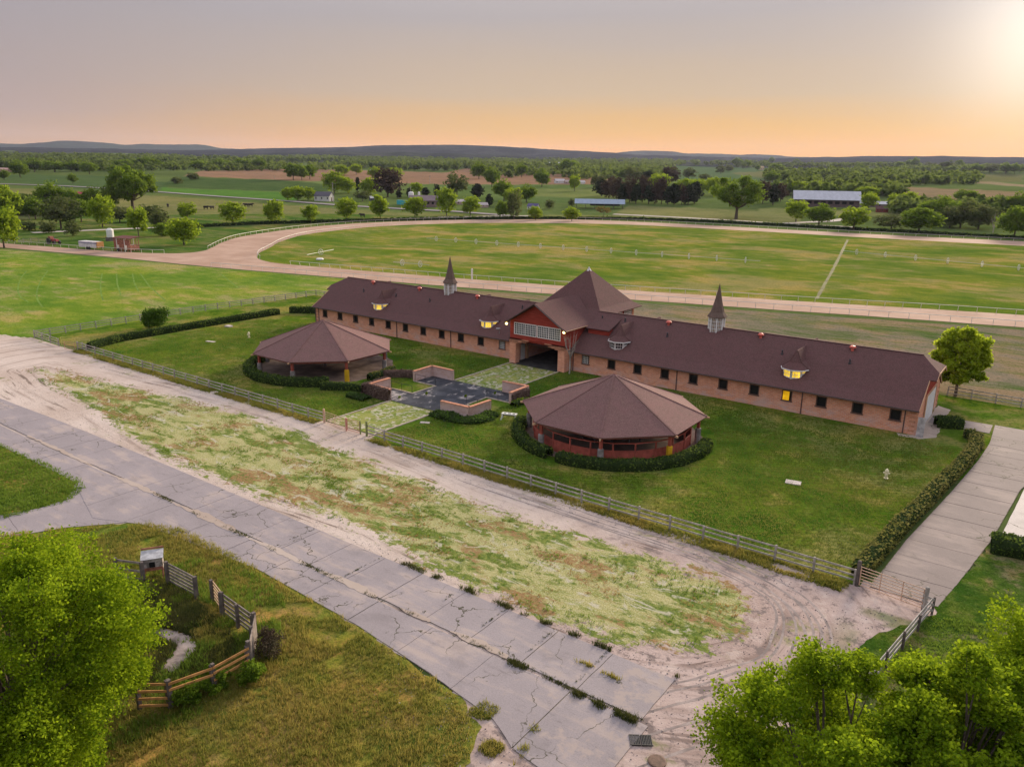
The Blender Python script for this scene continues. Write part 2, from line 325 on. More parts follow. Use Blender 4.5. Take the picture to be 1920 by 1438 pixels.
def ridge(name, dist, base, amp, seed, tones, wl=900, az0=-52, az1=52, jag=2.0):
    """a range of wooded hills: front slope, crest and back slope"""
    azs = YAW+np.radians(np.arange(az0, az1, .12)); rows = [(-1500, -.05), (-1100, .12), (-800, .33), (-500, .6), (-250, .85), (-80, .97), (0, 1.0), (150, .9), (900, .2)]
    v = []; na = len(azs)
    for k, (dr, hf) in enumerate(rows):
        wob = (vn(azs*60+k*.35, azs*0+seed+k*.5)-.5)*330*(1 if abs(dr) > 60 else .2)
        r = dist+dr+wob; x, y = r*np.sin(azs), r*np.cos(azs); c = dist*azs
        fv = np.degrees(azs-YAW); prof_ = .62+.5*np.exp(-((fv+5)/13)**2)+.26*np.exp(-((fv-26)/14)**2); top = (base+amp*(.55*vn(c/wl+seed, c*0+seed)+.3*vn(c/(wl*.36)+seed*3, c*0+1)+.15*vn(c/(wl*.12), c*0+seed*7)*1.0))*(prof_ if dist < 8000 else 1)
        if k in (4, 5, 6): top = top+jag*vn(c/23, c*0+k)
        g = hgt(x, y)-1; z = g+(top-g)*hf if hf < 1 else top
        v.append(np.stack([x, y, z], 1))
    v = np.concatenate(v); i = np.arange((len(rows)-1)*(na-1)); r, c = i//(na-1), i % (na-1); a = r*na+c; f = np.stack([a, a+na, a+na+1, a+1], 1)
    n = NT(name+' woods', 1, 0); p = n.pos(); b = n.noise(.0045, 6, n.map(p, (1, 1, 3))); fn = n.noise(.05, 4)
    cc = n.mix(n.ramp(b, .42, .62), tones[0], tones[1]); cc = n.mix(n.math('MULTIPLY', n.ramp(fn, .55, .4), .6), cc, tuple(t*.4 for t in tones[0])); n.color(cc)
    o = link(name, np_mesh(name, v, f, n.m, True)); o['kind'] = 'structure'
ridge('hills', 5200, 112, 40, 2.0, ((.024, .029, .034), (.05, .056, .058)), 1500)
ridge('hills', 3900, 62, 26, 11.0, ((.026, .034, .032), (.062, .068, .058)), 1300)
ridge('distant_hills', 9000, 95, 165, 5.3, ((.03, .045, .03), (.04, .06, .04)), 1500, jag=3)

# ------------------------------------------------------------------ flat ground: fields, lawn, yard
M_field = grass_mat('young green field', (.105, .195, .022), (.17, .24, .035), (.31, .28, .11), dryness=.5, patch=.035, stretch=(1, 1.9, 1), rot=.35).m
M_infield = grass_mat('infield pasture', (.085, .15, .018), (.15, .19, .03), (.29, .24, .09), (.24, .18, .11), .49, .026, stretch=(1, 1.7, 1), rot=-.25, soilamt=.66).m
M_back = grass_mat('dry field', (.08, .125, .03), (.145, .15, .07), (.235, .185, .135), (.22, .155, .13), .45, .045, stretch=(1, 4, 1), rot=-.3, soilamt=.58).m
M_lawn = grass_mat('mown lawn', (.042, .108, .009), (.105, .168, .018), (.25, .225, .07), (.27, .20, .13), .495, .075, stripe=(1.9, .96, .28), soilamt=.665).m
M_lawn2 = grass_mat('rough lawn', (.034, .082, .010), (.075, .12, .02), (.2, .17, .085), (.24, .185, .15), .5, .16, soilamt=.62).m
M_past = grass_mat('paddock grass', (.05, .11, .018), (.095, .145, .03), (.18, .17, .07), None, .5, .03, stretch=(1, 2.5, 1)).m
FIELD = [(-330,60),(-262,96),(-220,106),(-178,112.5),(-140,121),(-118,125),(-104,120),(-104,102),(-123.5,102),(-124.2,60),(-124.6,49.5),(-128,46.8),(-150,43.5),(-210,38),(-330,20)]
sheet('green_field', FIELD, .000, M_field, 3, .5, .2)
sheet('dry_field', [(-118,124.5),(-96,130),(-71,137),(-40,146),(-6.4,156),(70,176),(70,102),(-10,102),(-104,102),(-104,118)], .004, M_back, 4, .5, .2)
sheet('lawn', [(-124.4,49.9),(-112,49.9),(-60.4,49.7),(-60.3,50.2),(-53.4,50.2),(-53.2,49.5),(-8.3,49.2),(-7.4,58),(-6,72),(0,86),(8,92),(70,94),(70,102.2),(-10,102.2),(-124.2,102)], .008, M_lawn, 1, .15, .8)
sheet('rough_lawn', [(-3.9,47.6),(-3.4,52),(-2.2,60),(-1.7,61.6),(0,61.9),(30,63),(60,40),(50,-5),(-8,-5),(-10.5,20),(-9.2,28),(-7.2,34),(-6.5,39),(-6.3,43),(-5.2,45.5)], .034, M_lawn2, .4, .35, .9)

VERGE = [(-106,39.6),(-96,37.9),(-85,36.9),(-74,35.4),(-63.6,34.2),(-51.4,33.9),(-45,34.6),(-38.5,34.9),(-30.2,34.0),(-21.9,33.6),(-17.6,34.2),(-14.2,35.8),(-12.3,38.4),(-12.2,41.6),(-13.8,43.9),(-17,44.6),(-21.2,44.6),(-26,44.2),(-32.5,44.1),(-40,44.6),(-48.7,45.4),(-54,45.6),(-61,46.5),(-74,46.4),(-84.3,45.5),(-97,44.2),(-106.7,43)]
def sxa(n):
    q = n.n.new('ShaderNodeSeparateXYZ'); n.L.new(n.pos(), q.inputs[0]); return q.outputs[0]
def yard_sand(n, v):
    p = n.pos(); c, st, fine = sand_color(n, v, 1.15); tr = n.noise(1.7, 4, v, .55, .3); c = n.mix(n.math('MULTIPLY', n.ramp(tr, .56, .62), n.ramp(n.noise(.1, 3), .45, .6)), c, tuple(x*.72 for x in SAND_D)); c = n.mix(n.math('MULTIPLY', n.ramp(n.math('ADD', n.attr('along'), n.math('MULTIPLY', n.noise(.2, 4), 14)), -28, -8), .85), c, n.mix(1.0, c, (.80, .74, .77), 'MULTIPLY')); c = n.mix(n.math('MULTIPLY', n.ramp(n.noise(2.2, 6, n.map(p, loc=(7, 7, 7)), .8), .55, .68), .5), c, (.2, .155, .135)); ck = n.noise(.75, 6, n.map(p, loc=(3, 1, 8)), .75); c = n.mix(n.math('MULTIPLY', n.ramp(ck, .52, .62), n.ramp(sxa(n), -34, -14)), c, (.19, .15, .14)); c = n.mix(n.math('MULTIPLY', n.ramp(ck, .46, .38), .4), c, SAND_L); return c, st, fine
def sand_surface():
    n = NT('sandy yard', .95, .05); sv = n.n.new('ShaderNodeCombineXYZ'); p = n.pos(); sx = n.n.new('ShaderNodeSeparateXYZ'); n.L.new(p, sx.inputs[0])
    n.L.new(n.attr('stream'), sv.inputs[0]); n.L.new(n.math('MULTIPLY', n.attr('along'), .07), sv.inputs[1])
    c, st, fine = yard_sand(n, sv.outputs[0])
    scrub = n.noise(.16, 5, n.map(p, (1, 1.5, 1)), .65); c = n.mix(n.math('MULTIPLY', n.ramp(scrub, .56, .66), n.ramp(n.noise(1.6, 4), .42, .6)), c, (.2, .2, .085))
    c = n.mix(n.attr('weed'), c, n.mix(n.ramp(n.noise(1.1, 4), .4, .6), (.17, .17, .06), (.075, .12, .03)))
    n.color(c); n.bump(n.math('ADD', n.math('MULTIPLY', st, 1), n.math('MULTIPLY', fine, .4)), .08, .6); return n.m
YARD = [(-124,49.2),(-116,48.9),(-110.8,49.3),(-80,49.3),(-62,49.4),(-60,50.2),(-53.4,50.2),(-52,49.2),(-26,48.8),(-8.2,48.9),(-7.6,51),(-3.6,51),(-3.5,48.3),(-4.6,45.5),(-6.2,42),(-6.6,39),(-6.4,36),(-9,30),(-10,20),(-10,5),(-22,5),(-22,20),(-22,26),(-70,24),(-64,6),(-240,6),(-240,41),(-150,44.5),(-128,47.6)]
def yard_attrs(x, y):
    s = -sdist(x, y, VERGE); along = np.where(x > -20, np.arctan2(x+20, 39-y)*9-20, x)
    weed = np.clip(1.05-(49.4-y)/1.0, 0, 1)*(x > -112)*(x < -8.5)*(np.abs(x+56.8) > 4)*(.25+.95*(vn(x/1.7, y/1.3) > .38)*vn(x/.6, y/.6)*1.3)
    weed = np.maximum(weed, np.clip((x+8.5)/2.5, 0, 1)*(y < 47)*.7*(vn(x/1.5, y/1.5) > .6))
    return {'stream': s+.35*vn(x/6, y/6), 'along': along, 'weed': np.clip(weed, 0, .95)}
grid_sheet('dirt_yard', YARD, .012, sand_surface(), .5, yard_attrs)

M_tyre = plain('pressed tyre rut', (.29, .24, .225), .95, .05, .35, .8, fine=5)
def rut(pts, w, seed):
    P = [Vector(p) for p in smooth2(pts)]; a, b = [], []
    for i, p in enumerate(P):
        d = (P[min(i+1, len(P)-1)]-P[max(i-1, 0)]).normalized(); n_ = Vector((-d.y, d.x)); k = w*(.25+.75*min(1, i/6, (len(P)-1-i)/6))*(.7+.8*abs(mnoise.noise((i*.31, seed, 0)))); o_ = n_*mnoise.noise((i*.15, seed, 4))*.18; a.append(tuple(p+o_+n_*k/2)); b.append(tuple(p+o_-n_*k/2))
    sheet('tyre_rut', a+b[::-1], .0145+.0006*(seed % 5), M_tyre, 1, 0)
def smooth2(p, n=10):
    out = []
    for i in range(len(p)-1):
        a, b, c, d = p[max(i-1, 0)], p[i], p[i+1], p[min(i+2, len(p)-1)]
        for j in range(n): t = j/n; out.append(tuple(.5*((2*b[k])+(-a[k]+c[k])*t+(2*a[k]-5*b[k]+4*c[k]-d[k])*t*t+(-a[k]+3*b[k]-3*c[k]+d[k])*t**3) for k in (0, 1)))
    return out+[p[-1]]
for q, (r1, e) in enumerate(((1.0, 0), (1.5, 2), (2.3, 1), (2.75, -1), (3.5, 3), (4.0, 0), (4.7, 4))): rut([(-40+e*3, 46.2+r1*.45), (-28+e, 45.6+r1*.55), (-18, 45.2+r1*.6), (-12.6+r1*.55, 43.2+r1*.45), (-11.4+r1*.9, 39), (-12.8+r1*.9, 35.4-r1*.3), (-15+r1, 32.6-r1*.6), (-17.5+r1, 29.5-r1*.9)] if q not in (3, 5) else [(-17, 45.5+r1*.5), (-12.4+r1*.6, 42.8+r1*.4), (-10.8+r1*.8, 39), (-11+r1*.7, 34), (-11+r1*.8, 27), (-12+r1, 20)], .19, q)
def verge_surface():
    n = NT('weedy verge', .95, .05); p = n.pos(); m = n.attr('mask'); sv = n.n.new('ShaderNodeCombineXYZ'); n.L.new(n.attr('stream'), sv.inputs[0]); n.L.new(n.math('MULTIPLY', n.attr('along'), .07), sv.inputs[1])
    sand, st, fn = yard_sand(n, sv.outputs[0])
    ps = n.map(p, (.55, 1.1, 1), (0, 0, -.1)); big = n.noise(.16, 5, ps, .65); med = n.noise(.75, 5, ps, .68, .4); tuft = n.noise(2.9, 4, p, .7); fine = n.noise(10, 3, p, .75)
    moss = n.mix(n.ramp(med, .38, .62), (.37, .335, .14), (.25, .26, .07)); moss = n.mix(n.ramp(fine, .45, .7), moss, (.44, .42, .27))
    grass = n.mix(n.ramp(tuft, .36, .62), (.075, .125, .02), (.19, .22, .05)); red = (.27, .16, .075)
    c = n.mix(n.ramp(n.math('ADD', n.math('MULTIPLY', big, .45), n.math('MULTIPLY', med, .55)), .485, .555), moss, grass)
    c = n.mix(n.math('MULTIPLY', n.ramp(n.noise(.3, 5, n.map(ps, loc=(40, 9, 3)), .7), .52, .6), n.ramp(tuft, .35, .55)), c, red)
    c = n.mix(n.math('MULTIPLY', n.ramp(n.noise(.9, 5, n.map(sv.outputs[0], (.8, 5, 1)), .7, .8), .57, .63), .8), c, (.47, .43, .33))
    c = n.mix(n.math('MULTIPLY', n.ramp(fine, .5, .36), .4), c, (.05, .07, .02))
    f = n.math('ADD', m, n.math('MULTIPLY', n.math('SUBTRACT', n.math('ADD', n.math('MULTIPLY', med, .6), n.math('MULTIPLY', tuft, .4)), .5), 2.2)); n.color(n.mix(n.ramp(f, .42, .55), sand, c))
    n.bump(n.math('ADD', tuft, n.math('MULTIPLY', fine, .5)), .12, .5); return n.m
def verge_attrs(x, y):
    s = sdist(x, y, VERGE); m = np.clip(.39+s/5, 0, .92); d = yard_attrs(x, y); left = np.clip((-x-70)/36, 0, 1)*.3-np.clip((x+40)/20, 0, 1)*.06
    return {'mask': m-left, 'stream': d['stream'], 'along': d['along']}
VB = [(-109,38),(-98,36.2),(-84,35),(-64,33.5),(-20,33.4),(-15,34.3),(-11,37.5),(-10.6,42),(-12.5,45.6),(-18,46.2),(-33,45.6),(-50,47.2),(-62,48.2),(-85,47),(-109,44.6)]
grid_sheet('weedy_verge', VB, .0135, verge_surface(), .3, verge_attrs)

M_mead = grass_mat('foreground meadow', (.07, .13, .018), (.175, .185, .032), (.30, .20, .065), (.22, .15, .09), .47, .1, soilamt=.6).m
MEADOW = [(-58.8,19.1),(-56.3,22),(-54.1,24.4),(-52,26.4),(-49.2,27.5),(-40.6,27.2),(-31.8,26.7),(-25,25.9),(-21.5,25.3),(-19.4,24.2),(-18.4,22.6),(-17.8,19),(-14,10),(-12,-10),(-90,-10),(-75,5)]
MEADOW_L = [(-110,26.4),(-79,26.9),(-69.6,27.4),(-64.5,27.3),(-61.9,26.6),(-60.2,24.6),(-60.9,19.9),(-65,13),(-110,8)]
sheet('meadow', MEADOW, .024, M_mead, .4, .28, 1.1); sheet('meadow', MEADOW_L, .026, M_mead, .4, .2, 1.1)
BP = [tuple(at(x, y)[:2]) for x, y in ((285,1180),(320,1178),(360,1195),(372,1215),(352,1240),(325,1262),(300,1258),(318,1232),(330,1212),(300,1200),(275,1195))]
sheet('bare_patch', BP, .030, plain('bare pen soil', (.34, .27, .235), .95, .05, .55, 1.1, fine=5), .15, .3, 2.6)

# ------------------------------------------------------------------ concrete roads
def concrete(name, a, dirt=.5, cracks=True):
    n = NT(name, .85, .2); p = n.pos(); b = n.noise(.22, 5); sp = n.noise(14, 3, rough=.8); st = n.noise(.9, 5, n.map(p, (.25, 1.4, 1)))
    c = n.mix(n.ramp(b, .35, .65), a, tuple(x*1.13 for x in a)); c = n.mix(n.math('MULTIPLY', n.ramp(sp, .42, .66), .42), c, tuple(x*.6 for x in a))
    c = n.mix(n.math('MULTIPLY', n.ramp(n.math('ADD', n.math('MULTIPLY', b, .5), n.math('MULTIPLY', st, .5)), .5, .62), dirt), c, SAND); c = n.mix(n.math('MULTIPLY', n.ramp(n.noise(.45, 5, n.map(p, loc=(9, 4, 1))), .56, .7), .35), c, tuple(x*.62 for x in a)); c = n.mix(n.math('MULTIPLY', n.ramp(n.noise(1.6, 6, n.map(p, (.3, 1, 1), loc=(1, 2, 3)), .8), .56, .66), .4), c, tuple(x*.45 for x in a))
    if cracks:
        v = n.n.new('ShaderNodeTexVoronoi'); v.feature = 'DISTANCE_TO_EDGE'; v.inputs['Scale'].default_value = .27; w = n.n.new('ShaderNodeVectorMath'); w.operation = 'ADD'; nn = n.n.new('ShaderNodeTexNoise'); nn.inputs['Scale'].default_value = 1.2; nn.inputs['Detail'].default_value = 4; n.L.new(p, nn.inputs[0])
        sc = n.n.new('ShaderNodeVectorMath'); sc.operation = 'SCALE'; n.L.new(nn.outputs['Color'], sc.inputs[0]); sc.inputs['Scale'].default_value = 1.5; n.L.new(p, w.inputs[0]); n.L.new(sc.outputs[0], w.inputs[1]); n.L.new(w.outputs[0], v.inputs['Vector'])
        c = n.mix(n.math('MULTIPLY', n.ramp(v.outputs[0], .011, .003), n.ramp(n.noise(.12, 3, n.map(p, loc=(3, 3, 3))), .49, .56)), c, (.06, .055, .035))
    sx = n.n.new('ShaderNodeSeparateXYZ'); n.L.new(p, sx.inputs[0]); ne = n.noise(.8, 6, n.map(p, loc=(2, 6, 0)), .7); c = n.mix(n.ramp(n.math('ADD', n.math('MULTIPLY', sx.outputs[0], .02), ne), .20, .32), c, (.34, .28, .26)) if cracks == 2 else c
    n.color(c); n.bump(sp, .01, .5); return n.m
M_conc = concrete('road concrete', (.275, .24, .25), .5, 2); M_drive = concrete('driveway concrete', (.195, .158, .152), .22)
M_soil = plain('joint soil', (.19, .16, .115), .95, .05, .5, 1.2)
def slab_road(name, left, right, cuts, zt, m, gap=.03, skip=None):
    """slabs between two edge lines given as functions of s; cuts = joint positions along s"""
    base = []; parent = empty(name); parent['kind'] = 'structure'
    ss = np.arange(cuts[0], cuts[-1]+.01, 1.0); base = [left(s) for s in ss]+[right(s) for s in ss[::-1]]
    sheet('joint_bed', base, zt-.03, M_soil, 1, 0, parent=parent)
    for i, (a, b) in enumerate(zip(cuts[:-1], cuts[1:])):
        g = gap*random.uniform(.3, 1.6)*(2.6 if name == 'concrete_road' and a > -45 and i % 2 == 0 else 1); sk = random.uniform(-.12, .12); P = []; K = 8
        nz = lambda q, k: .035*mnoise.noise((q*1.7, k*3.1+i*.0, 2.2))+.02*mnoise.noise((q*7, k, 1))
        for j in range(K+1):
            s = a+g/2+(b-a-g)*j/K; l, r = Vector(left(s)), Vector(right(s)); w = (r-l).normalized(); P.append(tuple(l+w*(.02+nz(s, 1)+.05*max(0, mnoise.noise((s*.9, 5, 5))))))
        l, r = Vector(left(b-g/2)), Vector(right(b-g/2)); d = (Vector(left(b))-Vector(left(a))).normalized()
        for j in range(1, 6): P.append(tuple(l.lerp(r, j/6)+d*(nz(j*1.3+i*9, 4)+sk*j/6*0)))
        for j in range(K, -1, -1):
            s = a+g/2+(b-a-g)*j/K; l, r = Vector(left(s)), Vector(right(s)); w = (r-l).normalized(); P.append(tuple(r-w*(.02+nz(s, 2)+.05*max(0, mnoise.noise((s*.9, 9, 5))))))
        l, r = Vector(left(a+g/2)), Vector(right(a+g/2))
        for j in range(5, 0, -1): P.append(tuple(l.lerp(r, j/6)+d*nz(j*1.3+(i-1)*9, 4)))
        P = [tuple(q) for q in P]; area = sum(P[k][0]*P[(k+1) % len(P)][1]-P[(k+1) % len(P)][0]*P[k][1] for k in range(len(P)))
        if area < 0: P = P[::-1]
        MB().prism(P, zt-.028, zt+random.uniform(-.006, .008)).build('slab', m, parent)
    return parent
def cutlist(a, b, step, jit): 
    c = [a]
    while c[-1]+step*1.4 < b: c.append(c[-1]+step+random.uniform(-jit, jit))
    return c+[b]
slab_road('concrete_road', lambda s: (s, 33.25+.12*math.sin(s*.07)-max(0, (-80-s)*.02)), lambda s: (s, 29.45+.15*math.sin(s*.11+1)), cutlist(-124, -13.4, 3.5, .25), .055, M_conc)
SB = lambda s: (s, 29.2+.15*math.sin(s*.11+1))
slab_road('concrete_road', SB, lambda s: (s, np.interp(s, [-124, -64, -60, -56, -52, -40, -30, -24, -19, -17.2, -12.9], [26.2, 26.7, 25.4, 24.2, 26.0, 27.0, 26.5, 25.8, 25.0, 24.0, 23.4])), cutlist(-124, -12.9, 4.6, .5), .05, M_conc)
bl = lambda s: tuple(Vector((-60.1, 24.6)).lerp(Vector((-66.5, 9.5)), s/16)); br = lambda s: tuple(Vector((-55.4, 23.5)).lerp(Vector((-62.6, 9.5)), s/16))
slab_road('branch_road', bl, br, [0, 4.2, 8.6, 13, 16], .044, M_conc)
sheet('road_junction', [(-64.5,27.2),(-52,27.2),(-54.4,24.2),(-57.2,21),(-60.9,21),(-61,24.6)], .042, M_conc, .8, .06)
MD_ = (lambda n: (n.color(n.mix(.35, sand_color(n)[0], (.2, .16, .13))), n.m)[1])(NT('drifted sand', .95, .05))
for xa, xb, wd in ((-79, -66, .22), (-63, -55, .3), (-53.5, -45, .5), (-44, -37.5, .3), (-36.5, -31, .42), (-29.5, -26.5, .25), (-25.5, -21, .34)):
    xs_ = np.arange(xa, xb, .5); sheet('sand_drift', [(x, 29.3-.05-wd*.35*math.sin(math.pi*(x-xa)/(xb-xa))) for x in xs_]+[(x, 29.36+wd*math.sin(math.pi*(x-xa)/(xb-xa))) for x in xs_[::-1]], .0665, MD_, .22, .13, 1.7, seed=xa)
dl = lambda s: (float(np.interp(s, [49.2, 58, 70, 80, 86, 93], [-7.5, -6.9, -5.6, -4.7, -4.4, -4.6])), s); dr = lambda s: (float(np.interp(s, [49.2, 54, 62, 74, 86, 93], [-3.6, -2.9, -1.9, -1.0, 1.4, 6])), s)
slab_road('driveway', dl, dr, cutlist(49.4, 92.8, 3.0, .15), .05, M_drive, .06)
slab_road('driveway_spur', lambda s: (s, 92.6), lambda s: (s, 89.3+max(0, -7-s)*.0), [-10.4, -7.6, -4.75], .046, M_drive)
sheet('barn_apron', [(-12.4,83.5),(-12,82.7),(-10.2,82.9),(-8.9,84.4),(-9,88.6),(-9.2,96),(-10.6,97),(-10.75,84.2),(-11,83.7)], .02, concrete('apron', (.4, .33, .28), .5), .5, .12, 1)

# ------------------------------------------------------------------ race track
M_track = (lambda n: (n.color(n.mix(1.0, sand_color(n, n.map(n.pos(), (.06, .5, 1), (0, 0, -.26)), .55)[0], (.80, .66, .57), 'MULTIPLY')), n.m)[1])(NT('track sand', .95, .05))
IN = [(70,190),(-7.3,172.6),(-40,162),(-75.5,151.2),(-114,141),(-150.8,133.2),(-171.4,129.8),(-183,132),(-194,139.5),(-205.6,152),(-222,170),(-236,191),(-243,214),(-246,235),(-243,258),(-234,280),(-215,303),(-192,322),(-165,333),(-120,337),(-76,338),(-18.5,343),(70,352)]
OUT = [(70,177),(-6.4,158.5),(-40,149),(-71,140),(-105,130.5),(-139.8,122.4),(-178.5,113.8),(-220,107.6),(-262,99.4),(-300,92)]
CH = [(-300,100),(-272,105.5),(-240,113),(-222,118.5),(-213,124),(-211,130),(-215,137),(-225.5,147),(-241,164),(-252,184),(-261,208),(-265.5,232),(-264,258),(-254,290),(-240,316),(-225,336),(-190,350),(-152,355),(-100,357),(-60,360),(-20,366),(70,380)]
def smooth(p, n=4):
    out = []
    for i in range(len(p)-1):
        a, b, c, d = p[max(i-1, 0)], p[i], p[i+1], p[min(i+2, len(p)-1)]
        for j in range(n):
            t = j/n; out.append(tuple(.5*((2*b[k])+(-a[k]+c[k])*t+(2*a[k]-5*b[k]+4*c[k]-d[k])*t*t+(-a[k]+3*b[k]-3*c[k]+d[k])*t**3) for k in (0, 1)))
    return out+[p[-1]]
INs, OUTs, CHs = smooth(IN), smooth(OUT), smooth(CH)
sheet('race_track', OUTs+CHs+[(78, 380), (78, 352)]+INs[::-1]+[(78, 190), (78, 177)], .03, M_track, 4, .25, .15)
sheet('infield', INs+[(72, 352), (72, 190)], .022, M_infield, 6, 0)
sheet('paddock', [(-300,101),(-272,106.5),(-240,114),(-222,119.5),(-214,124.5),(-212,130),(-216,138),(-227,148),(-243,165),(-254,185),(-263,208),(-268,232),(-266,258),(-256,290),(-242,318),(-300,300),(-420,210),(-380,150)], .006, M_past, 6, .5, .1)
sheet('worn_line', [(-75.2,321),(-56,228),(-43.6,166),(-42.9,166),(-55.2,228),(-74.3,321)], .034, plain('worn soil', (.17, .165, .075), .95, .05, .3, .3), 3, .2, .25)

# ------------------------------------------------------------------ central court and mossy paths
def moss_path(name):
    n = NT(name, .95, .05); p = n.pos(); b = n.noise(.5, 5, n.map(p, (1.5, .7, 1), (0, 0, .4)), .65, .8); m = n.noise(1.6, 5, p, .7); f = n.noise(9, 3)
    c = n.mix(n.ramp(b, .42, .55), (.27, .28, .075), (.145, .20, .03)); c = n.mix(n.ramp(n.math('ADD', n.math('MULTIPLY', m, .6), n.math('MULTIPLY', b, .4)), .5, .56), c, (.46, .42, .31)); c = n.mix(n.math('MULTIPLY', n.ramp(n.noise(.35, 4, n.map(p, loc=(5, 8, 0))), .55, .65), .6), c, (.33, .22, .14))
    c = n.mix(n.math('MULTIPLY', n.ramp(f, .52, .38), .35), c, (.08, .1, .03)); n.color(c); n.bump(m, .04, .4); return n.m
M_moss = moss_path('mossy paving')
sheet('mossy_path', [(-60.1,70.5),(-60.1,81.9),(-52.5,81.9),(-52.5,70.5)], .02, M_moss, .5, .05); sheet('mossy_path', [(-60.1,50.2),(-60.1,59.3),(-53.4,59.5),(-53.4,50.2)], .02, M_moss, .5, .05)
nn = NT('black ground cloth', .75, .3); pp = nn.pos(); cc = nn.mix(nn.ramp(nn.noise(.7, 5), .4, .7), (.022, .024, .033), (.06, .062, .075)); SP = [(-60.0,60.6),(-58.6,63.6),(-54.5,65.7),(-52.4,69.0),(-61.3,61.2),(-56.3,69.2),(-62.3,61.5)]
st = None
for i, (x, y) in enumerate(SP):
    d = nn.n.new('ShaderNodeVectorMath'); d.operation = 'DISTANCE'; nn.L.new(nn.map(pp, (1, 1.5 if i % 2 else .8, 0)), d.inputs[0]); d.inputs[1].default_value = (x, y*(1.5 if i % 2 else .8), 0)
    r = nn.ramp(d.outputs['Value'], .95, .35); st = r if st is None else nn.math('MAXIMUM', st, r)
st = nn.math('MULTIPLY', st, nn.ramp(nn.noise(2.2, 5, rough=.75), .38, .58)); st = nn.math('MAXIMUM', st, nn.math('MULTIPLY', nn.ramp(nn.noise(.55, 6, nn.map(pp, (1.6, .8, 1), (0, 0, .7)), .72), .57, .64), .7)); nn.color(nn.mix(st, cc, (.42, .37, .35))); nn.bump(nn.noise(3), .03, .3)
sheet('black_court', [(-63.8,59.7),(-63.8,62.9),(-60.2,62.9),(-60.2,67.1),(-63.8,67.1),(-63.8,70.4),(-49.2,70.4),(-49.2,67.2),(-52.6,67.2),(-52.6,63.3),(-49.2,63.3),(-49.2,60.1),(-53,59.7),(-58,59.4)], .028, nn.m, .6, .04)
M_curb = plain('pale curb', (.46, .38, .31), .9, .1, .25, 1.5)
cb = MB()
for x0, x1, y0, y1 in ((-60.28,-60.12,50.2,59.3),(-60.28,-60.12,70.5,82),(-52.52,-52.36,70.5,82),(-53.4,-53.22,49.6,59.2),(-63.8,-60.2,62.92,63.05),(-63.8,-60.2,66.95,67.08),(-60.33,-60.2,63.05,66.95),(-52.6,-49.2,67.05,67.18),(-52.6,-49.2,63.32,63.45),(-52.6,-52.47,63.45,67.05)): cb.box(x0, x1, y0, y1, -.02, .1)
o = cb.build('kerb', M_curb); o['kind'] = 'structure'
sheet('concrete_pad', [(-0.7,75.5),(-1.5,61.9),(9,62.6),(10,77)], .05, concrete('pad concrete', (.5, .45, .42), .2), 1, .03)
M_dirt = plain('pavilion floor', (.2, .145, .12), .95, .05, .35, .6, fine=6)
for cx, cy in ((-35.03, 64.92), (-77.86, 65.08)): sheet('pavilion_floor', [(cx+8.9*math.cos(k*math.pi/12), cy+8.9*math.sin(k*math.pi/12)) for k in range(24)], .02, M_dirt, .6, .3, .8)

# ------------------------------------------------------------------ building materials
def brick_mat(name, a, b, mortar, chalk=.6, seed=0.0, axis='x'):
    n = NT(name, .9, .1); o = n.pos(); sx = n.n.new('ShaderNodeSeparateXYZ'); n.L.new(o, sx.inputs[0]); cb_ = n.n.new('ShaderNodeCombineXYZ')
    n.L.new(n.math('ADD', sx.outputs[0], sx.outputs[1]), cb_.inputs[0]); n.L.new(sx.outputs[2], cb_.inputs[1])
    br = n.n.new('ShaderNodeTexBrick'); n.L.new(cb_.outputs[0], br.inputs['Vector']); br.inputs['Scale'].default_value = 1; br.inputs['Brick Width'].default_value = .42; br.inputs['Row Height'].default_value = .15; br.inputs['Mortar Size'].default_value = .02; br.inputs['Bias'].default_value = -.1
    for k, c in (('Color1', a), ('Color2', b), ('Mortar', mortar)): br.inputs[k].default_value = (*c, 1)
    c = br.outputs[0]; p = n.map(n.pos(), loc=(seed, 0, 0)); blot = n.noise(.55, 5, n.map(p, (1, 1, 2.2)), .7); c = n.mix(n.math('MULTIPLY', n.ramp(n.noise(1.8, 4, p), .42, .62), .35), c, tuple(x*.72 for x in a))
    low = n.ramp(sx.outputs[2], 1.7, .2); c = n.mix(n.math('MULTIPLY', n.math('MULTIPLY', low, n.ramp(blot, .4, .62)), chalk), c, (.56, .43, .41)); c = n.mix(n.math('MULTIPLY', n.ramp(blot, .56, .7), .3), c, (.55, .42, .38))
    n.color(c); n.bump(br.outputs['Fac'], -.012, .5); return n.m
def roof_mat(name, a, seed=0):
    n = NT(name, .92, .12); p = n.pos(); g = n.noise(12, 3, rough=.85); m = n.noise(1.1, 5, n.map(p, loc=(seed, 0, 0))); row = n.noise(3.5, 3, n.map(p, (.5, .5, 6)))
    c = n.mix(n.ramp(g, .38, .66), tuple(x*.66 for x in a), tuple(x*1.35 for x in a)); c = n.mix(n.math('MULTIPLY', n.ramp(m, .4, .65), .3), c, (a[0]*1.25, a[1]*1.05, a[2]*1.15)); c = n.mix(n.math('MULTIPLY', n.ramp(row, .5, .62), .25), c, tuple(x*.6 for x in a)); n.color(c); n.bump(g, .02, .6); return n.m
